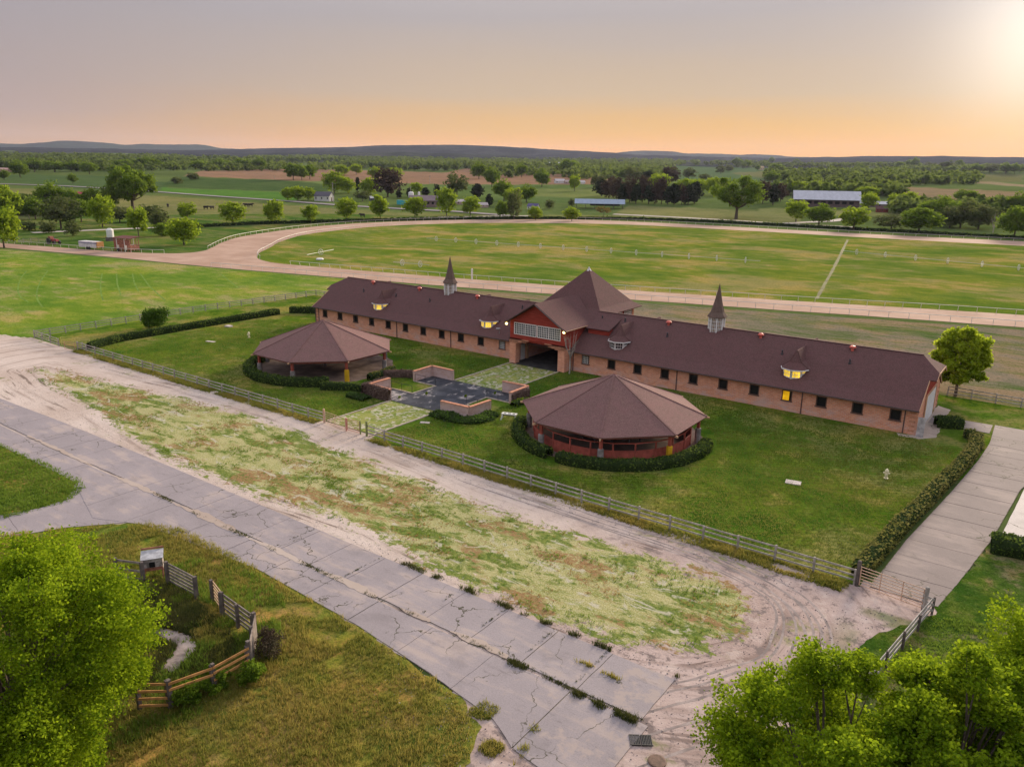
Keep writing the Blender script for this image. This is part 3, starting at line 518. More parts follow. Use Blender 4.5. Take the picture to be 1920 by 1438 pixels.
def siding_mat(name, a, pitch=.2):
    n = NT(name, .8, .15); p = n.pos(); sx = n.n.new('ShaderNodeSeparateXYZ'); n.L.new(p, sx.inputs[0]); fr = n.math('FRACT', n.math('DIVIDE', sx.outputs[2], pitch)); st = n.noise(2, 4, n.map(p, (.4, .4, 9)))
    c = n.mix(n.ramp(st, .4, .65), tuple(x*.72 for x in a), tuple(min(1, x*1.2) for x in a)); c = n.mix(n.math('MULTIPLY', n.ramp(fr, .12, .03), .5), c, tuple(x*.35 for x in a)); n.color(c); n.bump(fr, .015, .6); return n.m
def glow(name, c, s, glassmix=0):
    n = NT(name, .5); n.b.inputs['Emission Strength'].default_value = s; v = n.noise(1.4, 3, n.obj()); n.color(c); n.put(n.b.inputs['Emission Color'], n.mix(n.ramp(v, .4, .65), tuple(x*.45 for x in c), c)); return n.m
M_brick = brick_mat('orange brick', (.78, .33, .19), (.62, .21, .12), (.68, .46, .36)); M_brick2 = brick_mat('chalky court brick', (.5, .32, .26), (.42, .25, .2), (.5, .4, .36), .95, 30)
M_roof = roof_mat('dark brown shingles', (.125, .066, .062)); M_roof2 = roof_mat('brown pavilion shingles', (.19, .108, .098), 20); M_spire = roof_mat('spire shingles', (.15, .105, .085), 9)
M_red = siding_mat('red painted siding', (.36, .055, .038)); M_red2 = plain('red painted board', (.36, .085, .06), .7, .2, .3, 2); M_cap = plain('peach coping', (.52, .24, .15), .85, .1, .25, 3)
M_white = plain('white paint', (.74, .72, .70), .6, .25, .08, 2); M_dark = plain('dark opening', (.008, .008, .01), .5, .3, .3, 3); M_frame = plain('brown window frame', (.15, .085, .065), .8, .15, .25, 4)
M_gut = plain('dark gutter', (.09, .062, .058), .6, .3); M_peach = plain('peach trim', (.55, .33, .2), .8, .15, .15, 2); M_glass = plain('reflecting glass', (.035, .04, .05), .08, .9, .2, 2)
M_lit = glow('lit window glass', (.95, .62, .05), .85); M_lamp = glow('lamp glass', (1, .78, .25), 9); M_vent = plain('red roof vent', (.62, .12, .085), .5, .4, .15, 3); M_pipe = plain('dark vent pipe', (.05, .045, .05), .6, .3)
M_stone = plain('grey stone pier', (.24, .215, .205), .95, .1, .4, 2.2, fine=8); M_yel = plain('yellow padding', (.62, .36, .01), .6, .3, .15, 2)
M_wood = plain('weathered fence wood', (.37, .33, .30), .9, .1, .4, 2.2, fine=12); M_woodd = plain('dark fence post wood', (.14, .115, .105), .9, .1, .4, 2, fine=10); M_gate = plain('peach painted tube', (.62, .40, .28), .6, .25, .15, 2); M_gatey = plain('yellow painted tube', (.6, .5, .18), .6, .25, .15, 2)
M_gatep = plain('pink painted tube', (.55, .25, .2), .6, .25, .15, 2); M_black = plain('black steel', (.02, .02, .022), .5, .4)

# ------------------------------------------------------------------ the stable barn
YF, YE, YR, YB, ZE, ZR = 83.86, 83.3, 90.3, 97.3, 2.72, 7.0
def zr(y): return ZE+(y-YE)*(ZR-ZE)/(YR-YE) if y <= YR else ZE+(YB-y)*(ZR-ZE)/(YR-YE)
barn = empty('stable_barn', (0, 0, 0), 0, 'long brick stable barn with brown shingle roof, two spires and a red gatehouse', 'barn')
XL, XR = -102.1, -10.7
wins_l = [-99.67+3.659*i for i in range(10)]; wl_white = -62.95; wins_r = [-45.7+3.659*i for i in range(10)]; wr_white = -49.5
def front_wall(x0, x1, xs, hw, z0, z1):
    m = MB(); y0, y1 = YF, YF+.3; edges = [x0]
    m.box(x0, x1, y0, y1, -.1, z0); m.box(x0, x1, y0, y1, z1, 2.85)
    for x in xs: m.box(edges[-1], x-hw, y0, y1, z0, z1); edges.append(x+hw)
    m.box(edges[-1], x1, y0, y1, z0, z1); return m.build('wall', M_brick, barn)
HW, Z0, Z1 = .53, 1.22, 2.36
front_wall(XL, -60.2, wins_l+[wl_white], HW, Z0, Z1); front_wall(-51.6, XR, [wr_white]+wins_r, HW, Z0, Z1)
MB().box(XL, -61, YB-.9, YB-.6, -.1, 2.85).box(-51.6, XR, YB-.9, YB-.6, -.1, 2.85).build('wall', M_brick, barn)
def square_window(x, kind, proto={}):
    if kind not in proto:
        f = MB(); w = HW-.02
        for a in (-1, 1): f.box(a*w-.05, a*w+.05, -.03, .12, Z0, Z1)
        f.box(-w+.05, w-.05, -.03, .12, Z1-.09, Z1); f.box(-w-.12, w+.12, -.09, .12, Z0-.1, Z0+.02)
        proto[kind] = (f.mesh('window', M_frame), MB().box(-w+.05, w-.05, .14, .18, Z0, Z1).mesh('opening', {'dark': M_dark, 'white': M_glass, 'yellow': M_dark}[kind]))
        if kind == 'white':
            g = MB(); 
            for i in range(5): g.box(-.45+i*.225-.025, -.45+i*.225+.025, .06, .12, Z0+.03, Z1-.1)
            for j in range(5): g.box(-.45, .45, .055, .115, Z0+.05+j*.245-.022, Z0+.05+j*.245+.022)
            proto['bars'] = g.mesh('glazing_bars', M_white)
        if kind == 'yellow': proto['panel'] = MB().box(-.47, .22, .05, .1, Z0+.02, Z1-.1).mesh('shutter', glow('yellow lit panel', (.9, .48, .01), .55))
    w = link('window', proto[kind][0], barn, (x, YF, 0)); link('opening', proto[kind][1], w)
    if kind == 'white': link('glazing_bars', proto['bars'], w)
    if kind == 'yellow': link('shutter', proto['panel'], w); w['label'] = 'window with a yellow lit panel'
for x in wins_l: square_window(x, 'dark')
for i, x in enumerate(wins_r): square_window(x, 'yellow' if i == 6 else 'dark')
square_window(wl_white, 'white'); square_window(wr_white, 'white')
for x in (-101.2, -83.2, -72.3, -60.45, -51.35, -36.8, -22.1, -11.9, -102.0):
    MB().bar((x, YF-.05, 0), (x, YF-.05, 2.6), .09, .09).build('downspout', M_gut, barn)
# roof
sl = lambda y, dz=0: zr(y)-(.14 if 84.0 < y < 85.6 or 95 < y < 96.6 else 0)+dz
def slope(sgn):
    Y = lambda y: y if sgn < 0 else 2*YR-y
    r = MB(); a = [(XL-.05, Y(YE), ZE), (XR+.05, Y(YE), ZE), (XR+.05, Y(84.9), 3.56), (XL-.05, Y(84.9), 3.56)]
    b = [(XL-.05, Y(84.9), 3.56), (XR+.05, Y(84.9), 3.56), (XR+.05, Y(87.2), 5.10), (XR+.75, Y(87.2), 5.10), (XR+.75, Y(88.2), 5.72), (-12.0, YR, ZR), (-100.8, YR, ZR), (XL-.75, Y(88.2), 5.72), (XL-.75, Y(87.2), 5.10), (XL-.05, Y(87.2), 5.10)]
    if sgn > 0: a, b = a[::-1], b[::-1]
    return r.slab(a, .14).slab(b, .14).build('roof', M_roof, barn)
slope(-1); slope(1)
for s, x in ((1, XR), (-1, XL)):
    P = [(-12.0 if s > 0 else -100.8, YR, ZR+.003), (x+s*.75, 88.2, 5.723), (x+s*.75, 92.4, 5.723)]
    MB().slab(P if s > 0 else P[::-1], .12).build('hip_roof', M_roof, barn)
    g = MB(); ys = [83.86, 87.2, 90.3, 93.4, 96.7]; P = [(x-s*.02, 84.17, -.1), (x-s*.02, 96.7, -.1), (x-s*.02, 96.7, zr(96.7)-.2), (x-s*.02, 92.4, 5.5), (x-s*.02, 88.2, 5.5), (x-s*.02, 84.17, zr(84.17)-.2)]
    g.slab(P if s > 0 else P[::-1], .3).build('gable_wall', M_brick, barn)
    xx = x+s*.02; g = MB(); P = [(xx, 87.2, 3.3), (xx, 93.4, 3.3), (xx, 93.0, 5.0), (xx, 91.9, 5.6), (xx, 88.7, 5.6), (xx, 87.5, 5.0)]; g.slab(P if s > 0 else P[::-1], .04).build('gable_siding', M_red, barn)
    dr_ = MB().box(min(xx, xx+s*.07), max(xx, xx+s*.07), 87.5, 90.25, .02, 3.25).build('door', M_white, barn); MB().box(min(xx, xx+s*.07), max(xx, xx+s*.07), 90.35, 93.1, .02, 3.25).build('door', M_white, barn)
    for y0, y1, z0, z1 in ((87.2, 87.42, 0, 3.45), (93.18, 93.4, 0, 3.45), (87.42, 93.18, 3.28, 3.45)): MB().box(min(xx, xx+s*.12), max(xx, xx+s*.12), y0, y1, z0, z1).build('door_trim', M_peach, barn)
    for ya, za, yb, zb in ((88.2, 5.58, 92.4, 5.58),): MB().bar((x+s*.77, ya, za), (x+s*.77, yb, zb), .08, .22).build('bargeboard', M_peach, barn)
    for q in (-1, 1): MB().bar((x+s*.1, YR+q*7.0, ZE-.08), (x+s*.1, YR+q*3.1, 4.98), .06, .2).build('bargeboard', M_peach, barn); MB().bar((x+s*.77, YR+q*3.1, 4.98), (x+s*.77, YR+q*2.1, 5.6), .06, .2).build('bargeboard', M_peach, barn)
    for k in range(5):
        MB().box(x-.03, x+.03, 96.2-.2*(k % 2), 96.72, .2+k*.5, .45+k*.5).build('quoin', M_cap, barn)
        MB().box(min(x-s*.75, x-s*.2), max(x-s*.75, x-s*.2), YF-.025, YF+.05, .3+k*.48, .52+k*.48).build('quoin', M_cap, barn)
MB().box(XL-.1, -60.5, YE-.12, YE, ZE-.13, ZE-.01).build('gutter', M_gut, barn); MB().box(-51.3, XR+.1, YE-.12, YE, ZE-.13, ZE-.01).build('gutter', M_gut, barn)
MB().bar((-100.9, YR, ZR+.02), (-60.5, YR, ZR+.02), .3, .06).bar((-51.5, YR, ZR+.02), (-11.9, YR, ZR+.02), .3, .06).build('ridge_cap', M_roof, barn)
# bay dormers
def dormer(x, lit, back=False):
    s = -1 if not back else 1; cy = YR+s*4.3; Q = lambda px, py, pz: (x+px, cy+s*py, pz)
    ring = [(-1.25, -.2), (-.95, .85), (0, 1.3), (.95, .85), (1.25, -.2)]
    base = MB()
    for a, b in zip(ring[:-1], ring[1:]): base.slab([Q(*a, 3.05), Q(*b, 3.05), Q(*b, 4.5), Q(*a, 4.5)] if s < 0 else [Q(*b, 3.05), Q(*a, 3.05), Q(*a, 4.5), Q(*b, 4.5)], .06)
    d = base.build('dormer', M_white, barn); g, bars = MB(), MB()
    for a, b in zip(ring[:-1], ring[1:]):
        A, B = Vector(Q(*a, 0)), Vector(Q(*b, 0)); nrm = Vector(((B-A).y, -(B-A).x, 0)).normalized()*(1 if s < 0 else -1)
        if nrm.dot((A+B)/2-Vector((x, cy, 0))) < 0: nrm = -nrm
        a1, b1 = A.lerp(B, .09)+nrm*.02, A.lerp(B, .91)+nrm*.02; zb = max(3.5, zr((a1.y+b1.y)/2)-.1)
        g.slab([(a1.x, a1.y, zb), (b1.x, b1.y, zb), (b1.x, b1.y, 4.4), (a1.x, a1.y, 4.4)] if s < 0 else [(b1.x, b1.y, zb), (a1.x, a1.y, zb), (a1.x, a1.y, 4.4), (b1.x, b1.y, 4.4)], .01)
        for k in range(0, 4): c = A.lerp(B, .09+.82*k/3)+nrm*.045; bars.bar((c.x, c.y, zb), (c.x, c.y, 4.42), .035 if 0 < k < 3 else .09, .03)
        for z in (zb, 4.0, 4.42): bars.bar((a1.x+nrm.x*.03, a1.y+nrm.y*.03, z), (b1.x+nrm.x*.03, b1.y+nrm.y*.03, z), .03, .035 if z == 4.0 else .1)
    g.build('glass', lit, d); bars.build('glazing_bars', M_white, d)
    er = [(-1.5, -.5), (-1.5, .1), (-1.12, 1.08), (0, 1.6), (1.12, 1.08), (1.5, .1), (1.5, -.5)]; mid = [(-.62, -.2), (-.62, .1), (-.5, .5), (0, .72), (.5, .5), (.62, .1), (.62, -.2)]
    r = MB(); top = (0, -.1); back_y = -4.0
    for i in range(len(er)-1):
        if i in (0, 5): continue
        e0, e1, m0, m1 = er[i], er[i+1], mid[i], mid[i+1]
        for P in ([Q(*e0, 4.52), Q(*e1, 4.52), Q(*m1, 5.15), Q(*m0, 5.15)], [Q(*m0, 5.15), Q(*m1, 5.15), Q(*top, 6.42)]): r.slab(P if s < 0 else P[::-1], .06)
    for sg in (-1, 1):
        P = [Q(sg*1.5, .1, 4.52), Q(sg*.62, .1, 5.15), Q(sg*.62, -2.5, 5.15), Q(sg*1.5, -1.3, 4.52)]; P2 = [Q(sg*.62, .1, 5.15), Q(0, -.1, 6.42), Q(0, -4.0, 6.42), Q(sg*.62, -2.5, 5.15)]
        fl = (sg < 0) ^ (s > 0)
        for q in (P, P2): r.slab(q[::-1] if fl else q, .06)
    r.build('dormer_roof', M_roof, d); t = MB()
    for a, b in zip(er[1:-2], er[2:-1]): t.bar(Q(*a, 4.47), Q(*b, 4.47), .09, .12)
    t.build('fascia', M_white, d); return d
dormer(-88.5, M_lit); dormer(-66.7, M_lit); dormer(-45.8, M_glass); dormer(-23.8, M_lit)
for x in (-95.0, -88.0, -73.4, -66.0, -44.5, -24): dormer(x, M_glass, True)
# cupolas with spires
for x in (-77.9, -34.95):
    c = MB().lathe((x, YR, 0), [(.93, 5.9), (.93, 6.35)], 8, math.pi/8).build('cupola', M_white, barn)
    MB().lathe((x, YR, 0), [(.82, 6.35), (.82, 8.25)], 8, math.pi/8).build('lantern_glass', plain('lantern glass', (.42, .27, .17), .3, .5, .5, 3), c)
    b = MB()
    for k in range(8):
        a0, a1 = math.pi/8+k*math.pi/4, math.pi/8+(k+1)*math.pi/4; A, B = Vector((x+.92*math.cos(a0), YR+.92*math.sin(a0), 0)), Vector((x+.92*math.cos(a1), YR+.92*math.sin(a1), 0))
        b.bar(A+Vector((0, 0, 6.35)), A+Vector((0, 0, 8.3)), .16, .14)
        for t in (.34, .66): q = A.lerp(B, t); b.bar(q+Vector((0, 0, 6.35)), q+Vector((0, 0, 8.3)), .065, .05)
        for z in (6.4, 6.85, 7.3, 7.75, 8.22): b.bar(A+Vector((0, 0, z)), B+Vector((0, 0, z)), .06, .16 if z in (6.4, 8.22) else .06)
    b.build('glazing_bars', M_white, c)
    MB().lathe((x, YR, 0), [(1.18, 8.24), (1.2, 8.3), (.82, 8.85), (.5, 10.0), (.2, 11.4), (.02, 12.3)], 8, math.pi/8).build('spire', M_spire, c)
for x in (-94.1, -83.7, -72.0, -40.95, -29.15, -18.9):
    MB().lathe((x, 89.62, zr(89.62)), [(.17, -.1), (.17, .22), (.34, .24), (.37, .34), (.25, .48), (.05, .52)], 10).build('roof_vent', M_vent, barn)
for x, y in ((-94.46, 87.79), (-87.1, 87.8), (-79.9, 87.8), (-40.2, 87.8), (-25.9, 87.7), (-18.6, 87.8), (-63.2, 88.9), (-62.0, 87.3), (-60.9, 87.2), (-50.2, 89.0), (-46.9, 89.2)):
    MB().lathe((x, y, zr(y)), [(.16, -.08), (.14, .1), (.08, .14), (.09, .42), (.13, .44), (.02, .52)], 7).build('vent_pipe', M_pipe, barn)
dsh = MB().tube([(-63.7, 84.2, 3.2), (-63.7, 84.1, 3.75)], .04).lathe((-63.8, 84.0, 3.7), [(.03, 0), (.22, .1), (.33, .28)], 9).build('satellite_dish', plain('grey dish', (.35, .33, .33), .4, .4), barn)
# gatehouse
gx0, gx1, gc = -60.45, -51.7, -56.08
g = MB(); g.box(gx0, gx1, 82.3, 82.5, 3.45, 5.75); g.slab([(gx0, 82.3, 5.75), (gx1, 82.3, 5.75), (gc, 82.3, 8.35)], .2); g.box(gx0, gx0+.2, 82.5, 90, 2.9, 5.85); g.box(gx1-.2, gx1, 82.5, 90, 2.9, 5.85); g.box(gx0+.2, gx1-.2, 82.5, 90, 3.15, 3.4)
gate = g.build('gatehouse_wall', M_red, barn)
MB().box(gx0-.02, gx0+1.0, 82.2, 83.1, -.1, 3.0).build('gate_pier', M_brick, barn); MB().box(gx1-1.0, gx1+.02, 82.2, 83.1, -.1, 3.0).build('gate_pier', M_brick, barn)
st = MB()
for a, z0, z1 in ((2.0, 3.12, 3.44), (3.1, 3.3, 3.44)): st.box(gx0-.03, gx0+a, 82.16, 82.29, z0, z1); st.box(gx1-a, gx1+.03, 82.16, 82.29, z0, z1)
for a, z0 in ((1.45, 2.85), (2.0, 2.98), (2.6, 3.12)): st.box(gx0-.03, gx0+a, 82.1, 82.15, z0, 3.02+.14*(z0 > 2.9)); st.box(gx1-a, gx1+.03, 82.1, 82.15, z0, 3.02+.14*(z0 > 2.9))
st.box(gx0, gx0+2.6, 82.3, 83.0, 3.0, 3.14).box(gx1-2.6, gx1, 82.3, 83.0, 3.0, 3.14).build('stepped_lintel', M_cap, barn)
MB().box(gx0+.1, gx0+.4, 83.1, 97, -.1, 3.2).box(gx1-.4, gx1-.1, 83.1, 97, -.1, 3.2).box(gx0+.4, gx1-.4, 96.6, 96.9, -.1, 3.3).build('passage_wall', M_brick, barn)
MB().box(gx0+.42, gx0+.5, 84.2, 85.1, 0, 2.2).build('passage_door', M_white, barn); MB().box(gx0+.4, gx0+.65, 85.4, 85.8, 0, 3.1).build('passage_column', M_peach, barn)
fl = MB().box(gx0+.4, gx1-.4, 82.0, 96.6, -.05, .05).build('passage_floor', plain('dark passage floor', (.05, .047, .047), .9, .1, .4, .8), barn)
for x0 in (-59.75, -56.0):
    f = MB().box(x0, x0+3.6, 82.2, 82.29, 4.05, 4.15).box(x0, x0+3.6, 82.2, 82.29, 5.55, 5.66)
    for q in (0, 1.74, 3.5): f.box(x0+q, x0+q+.11, 82.2, 82.29, 4.15, 5.55)
    w = f.build('gatehouse_window', M_white, barn); MB().box(x0+.1, x0+3.5, 82.255, 82.285, 4.15, 5.55).build('glass', M_glass, w); b = MB()
    for hlf in (0, 1.74):
        for i in range(1, 6): b.box(x0+.11+hlf+i*.272-.028, x0+.11+hlf+i*.272+.028, 82.215, 82.25, 4.15, 5.55)
        for j in range(1, 5): b.box(x0+.11+hlf, x0+1.74+hlf, 82.22, 82.245, 4.15+j*.28-.028, 4.15+j*.28+.028)
    b.build('glazing_bars', M_white, w)
prof = [(4.95, 5.62), (4.0, 6.12), (0, 8.62)]
for sg in (-1, 1):
    r = MB()
    for (a, za), (b, zb) in zip(prof[:-1], prof[1:]):
        P = [(gc+sg*a, 81.5, za), (gc+sg*b, 81.5, zb), (gc+sg*b, 92.3, zb), (gc+sg*a, 88.3 if a > 4.5 else 89.2, za)]
        if b == 4.0: P[2] = (gc+sg*b, 89.2, zb)
        r.slab(P if sg < 0 else P[::-1], .14)
    r.build('gatehouse_roof', M_roof, barn)
    MB().bar((gc+sg*4.97, 81.46, 5.5), (gc+sg*4.0, 81.46, 6.02), .07, .24, (0, -1, 0)).bar((gc+sg*4.0, 81.46, 6.02), (gc, 81.46, 8.52), .07, .24, (0, -1, 0)).build('bargeboard', M_gut, barn)
    MB().bar((gc+sg*4.97, 81.5, 5.57), (gc+sg*4.97, 88.2, 5.57), .05, .1).build('gutter', M_peach, barn)
    l = MB().lathe((gc+sg*(4.5 if sg > 0 else 4.6), 81.75, 5.25), [(.03, 0), (.14, .05), (.17, .17), (.1, .28)], 10).build('lamp', M_lamp, barn)
    MB().bar((gc+sg*4.55, 81.75, 5.5), (gc+sg*4.4, 82.3, 5.5), .06, .06).build('bracket', M_gut, l)
pa, pc = 5.75, 95.5
r = MB()
for k in range(4):
    a0, a1 = math.pi/4+k*math.pi/2, math.pi/4+(k+1)*math.pi/2; R2 = math.sqrt(2)
    c = lambda a, w: (-56.4+w*R2*math.cos(a), pc+w*R2*math.sin(a))
    r.slab([(*c(a0, pa), 6.35), (*c(a1, pa), 6.35), (*c(a1, 4.6), 7.15), (*c(a0, 4.6), 7.15)], .14); r.slab([(*c(a0, 4.6), 7.15), (*c(a1, 4.6), 7.15), (-56.4, pc, 11.84)], .14)
r.build('pyramid_roof', M_roof, barn); MB().lathe((-56.4, pc, 11.6), [(.42, -.12), (.2, .12), (.06, .42)], 8).build('finial', plain('streaked cap', (.6, .56, .54)), barn)
u = MB().box(-61.2, -51.6, 90.9, 91.1, 4.9, 6.5).box(-61.2, -51.6, 100.0, 100.2, 0, 6.5).box(-61.2, -61.0, 91.1, 100, 0, 6.5).box(-51.8, -51.6, 91.1, 100, 0, 6.5).build('tower_wall', M_red, barn)
for y in (91.6, 94.6, 97.5):
    w = MB().box(-51.59, -51.52, y, y+2.3, 5.0, 6.25).build('tower_window', M_glass, barn); b = MB()
    for i in range(9): b.box(-51.53, -51.48, y+i*.285, y+i*.285+.06, 5.0, 6.25)
    for j in range(5): b.box(-51.53, -51.485, y, y+2.3, 5.0+j*.29, 5.06+j*.29)
    b.build('glazing_bars', M_white, w)
for x in (-51.55,): MB().box(-51.7, -51.4, 99.8, 100.25, 0, 6.4).build('corner_post', M_cap, barn)
sd_ = MB().box(-50.85, -47.75, 86.55, 88.8, 4.4, 5.4).build('shed_dormer', M_red, barn); MB().slab([(-51.05, 86.2, 5.42), (-47.55, 86.2, 5.42), (-47.55, 89.4, 6.5), (-51.05, 89.4, 6.5)], .12).build('dormer_roof', M_roof, sd_)
dp = MB().box(-10.62, -9.95, 83.5, 83.62, .02, 2.05).build('leaning_door', plain('weathered white board', (.46, .42, .42), .85, .1, .35, 2.5)); tag(dp, 'weathered pale door panel standing open at the right end corner of the barn', 'door')

# ------------------------------------------------------------------ octagonal pavilions
def pavilion(cx, cy, ring, label):
    t = empty('octagonal_pavilion', (cx, cy, 0), 0, label, 'pavilion', 'octagonal pavilions in front of the barn'); A = [math.radians(22.5+45*k) for k in range(8)]; R = 9.12
    for k in range(8):
        a, b = A[k], A[(k+1) % 8]; MB().slab([(R*math.cos(a), R*math.sin(a), 2.74), (R*math.cos(b), R*math.sin(b), 2.74), (0, 0, 6.2)], .13).build('roof_panel', M_roof2, t)
    rc = MB()
    for a in A: rc.bar((R*math.cos(a), R*math.sin(a), 2.76), (0, 0, 6.22), .2, .06)
    rc.build('ridge_caps', M_roof2, t)
    for k in range(8):
        a, b = A[k], A[(k+1) % 8]; q = R-.6
        MB().bar((q*math.cos(a), q*math.sin(a), 2.52), (q*math.cos(b), q*math.sin(b), 2.52), .14, .24).build('beam', M_red2, t); MB().bar(((q-.4)*math.cos(a), (q-.4)*math.sin(a), 2.62), ((R+.22)*math.cos(a), (R+.22)*math.sin(a), 2.6), .12, .16).build('rafter_tail', M_peach, t)
        p = R-.75; x, y = p*math.cos(a), p*math.sin(a); po = MB().box(x-.13, x+.13, y-.13, y+.13, 0, 2.45).build('post', M_red2, t)
        yel = k == 7; c = MB().lathe((x, y, 0), [(.3, 0), (.3, 1.45), (.22, 1.5)], 8).build('post_base', M_yel if yel else M_stone, po)
        if yel: c['label'] = 'yellow padded post base'
    if ring:
        r = 7.75; n = 24
        for k in range(n):
            a, b = math.tau*k/n, math.tau*(k+1)/n; P = [(r*math.cos(a), r*math.sin(a)), (r*math.cos(b), r*math.sin(b))]
            MB().slab([(*P[0], .0), (*P[1], .0), (*P[1], 1.08), (*P[0], 1.08)], .08).build('wall_panel', M_red2, t)
            MB().bar((*P[0], 1.85), (*P[1], 1.85), .1, .09).bar((*P[0], 1.12), (*P[1], 1.12), .14, .07).build('rail', M_red2, t); MB().bar((P[0][0], P[0][1], 0), (P[0][0], P[0][1], 1.85), .12, .12).build('ring_post', M_red2, t)
        dk = MB()
        for k in range(12): a = math.tau*k/12; dk.box(3.2*math.cos(a)-.08, 3.2*math.cos(a)+.08, 3.2*math.sin(a)-.08, 3.2*math.sin(a)+.08, 0, 3.2)
        dk.build('inner_posts', M_woodd, t)
    MB().lathe((0, 0, 0), [(.18, 0), (.18, 5.8)], 8).build('centre_post', M_woodd, t)
pavilion(-35.03, 64.92, True, 'right octagonal pavilion with brown shingle roof over a red slatted ring wall'); pavilion(-77.86, 65.08, False, 'left octagonal pavilion, open sided brown roof over a bare dirt floor')

# ------------------------------------------------------------------ court walls, railings
vine = {}
def court_wall(pts, label, m=M_brick2):
    t = empty('brick_wall', (*pts[1], 0), 0, label, 'wall', 'angled brick walls round the black court'); o = Vector((*pts[1], 0))
    for a, b in ((pts[0], pts[1]), (pts[1], pts[2])):
        A, B = Vector((*a, 0))-o, Vector((*b, 0))-o; MB().bar(A+Vector((0, 0, .62)), B+Vector((0, 0, .62)), .3, 1.28).build('wall_section', m, t); MB().bar(A+Vector((0, 0, 1.3)), B+Vector((0, 0, 1.3)), .38, .09).build('coping', M_cap, t)
    return t
court_wall([(-63.8,67.0),(-63.9,70.45),(-60.3,70.35)], 'chalky angled brick wall at the back left of the black court, nearest the left wing')
court_wall([(-52.6,70.3),(-49.1,70.45),(-49.05,66.9)], 'angled brick wall covered in bare vines at the back right of the black court')
court_wall([(-53.0,59.8),(-49.2,59.9),(-49.05,63.3)], 'low chalky brick wall with peach coping above the green ground cover')
court_wall([(-63.8,62.9),(-63.9,59.5),(-60.3,59.5)], 'angled wall buried in purplish dry ivy at the front left of the black court')
def railing(a, b, label):
    t = empty('pipe_railing', (*a, 0), 0, label, 'railing', 'thin black pipe railings of the court'); A, B = Vector((0, 0, 0)), Vector((b[0]-a[0], b[1]-a[1], 0))
    MB().tube([A+Vector((0, 0, .95)), B+Vector((0, 0, .95))], .025, 5).build('rail', M_black, t)
    for k in range(3): q = A.lerp(B, k/2); MB().tube([q, q+Vector((0, 0, .97))], .028, 5).build('post', M_black, t)
railing((-63.6, 62.98), (-60.3, 62.98), 'black pipe railing along the front of the left grass bed'); railing((-63.6, 67.02), (-60.3, 67.02), 'black pipe railing along the back of the left grass bed')
railing((-52.5, 67.1), (-49.3, 67.1), 'black pipe railing along the back of the right grass bed'); railing((-52.5, 63.4), (-49.3, 63.4), 'black pipe railing along the front of the right grass bed')

# ------------------------------------------------------------------ fences and gates
def plank_fence(pts, label, sp=2.42, h=1.15, rails=3, m=M_wood, mp=M_wood, name='rail_fence', group=None, bw=.04, bh=.115, lean=.03, zlo=.3):
    o = Vector((*pts[0], 0)); t = empty(name, o, 0, label, 'fence', group); Ps = []
    for a, b in zip(pts[:-1], pts[1:]):
        L = math.dist(a, b); k = max(1, round(L/sp)); Ps += [(a[0]+(b[0]-a[0])*j/k, a[1]+(b[1]-a[1])*j/k) for j in range(k)]
    Ps.append(pts[-1]); Q = [Vector((x, y, 0))-o for x, y in Ps]; me = MB().box(-.062, .062, -.062, .062, -.1, h).mesh('post', mp); zs = [zlo+(h-.12-zlo)*j/(rails-1) for j in range(rails)]
    for q in Q: p = link('post', me, t, q, random.uniform(-.2, .2)); p.rotation_euler[0] = random.uniform(-lean, lean); p.rotation_euler[1] = random.uniform(-lean, lean); p.scale[2] = random.uniform(.95, 1.06)
    cache = {}
    for a, b in zip(Q[:-1], Q[1:]):
        L = (b-a).length; key = round(L, 2)
        if key not in cache: cache[key] = MB().box(-L/2-.05, L/2+.05, -bw/2, bw/2, -bh/2, bh/2).mesh('rail', m)
        n = Vector((-(b-a).y, (b-a).x, 0)).normalized()*.09; c = (a+b)/2
        for z in zs: r = link('rail', cache[key], t, c+n+Vector((0, 0, z+random.uniform(-.025, .025))), math.atan2((b-a).y, (b-a).x)); r.rotation_euler[1] = random.uniform(-.008, .008)
    return t
G1 = 'weathered board fences round the barn lawn'
plank_fence([(-110.9,49.9),(-111.6,49.5),(-80,49.5),(-59.9,49.6)], 'long weathered three board fence from the left double gate to the middle gate', group=G1)
plank_fence([(-53.6,49.5),(-26.3,48.95),(-8.35,49.05)], 'weathered three board fence below the right pavilion, from middle gate to hedge corner', group=G1)
plank_fence([(-124.2,49.2),(-115.9,48.9)], 'short board fence at the far left corner of the lawn beside the yellow gate', group=G1)
plank_fence([(-124.2,49.2),(-124.4,56),(-124.9,78),(-123.4,101.8),(-104.5,102.3)], 'board fence between the green field and the left end of the lawn', group=G1)
plank_fence([(-10.4,102.6),(12,101.5),(40,101.8)], 'grey board fence behind the tree at the right end of the barn', group=G1)
plank_fence([(-5.15,38.2),(-3.75,48.3),(-4.3,48.5)], 'white weathered board fence running down to the bottom right trees', sp=2.3, rails=3, bh=.17, m=plain('pale fence board', (.42, .38, .35), .9, .1, .3, 3), mp=M_woodd)
def tube_gate(a, b, label, m, n=6, h=1.3, braces=(.33, .66), group='tube farm gates'):
    t = empty('tube_gate', (*a, 0), 0, label, 'gate', group); A, B = Vector((0, 0, 0)), Vector((b[0]-a[0], b[1]-a[1], 0)); u = Vector((0, 0, 1)); f = MB()
    for e in (A, B): f.tube([e+u*.15, e+u*h], .035, 6)
    f.build('end_frame', m, t)
    for j in range(n): MB().tube([A+u*(.17+(h-.19)*j/(n-1)), B+u*(.17+(h-.19)*j/(n-1))], .028, 5).build('bar', m, t)
    for k in braces: q = A.lerp(B, k); MB().tube([q+u*.17, q+u*h], .03, 5).build('brace', m, t)
    return t
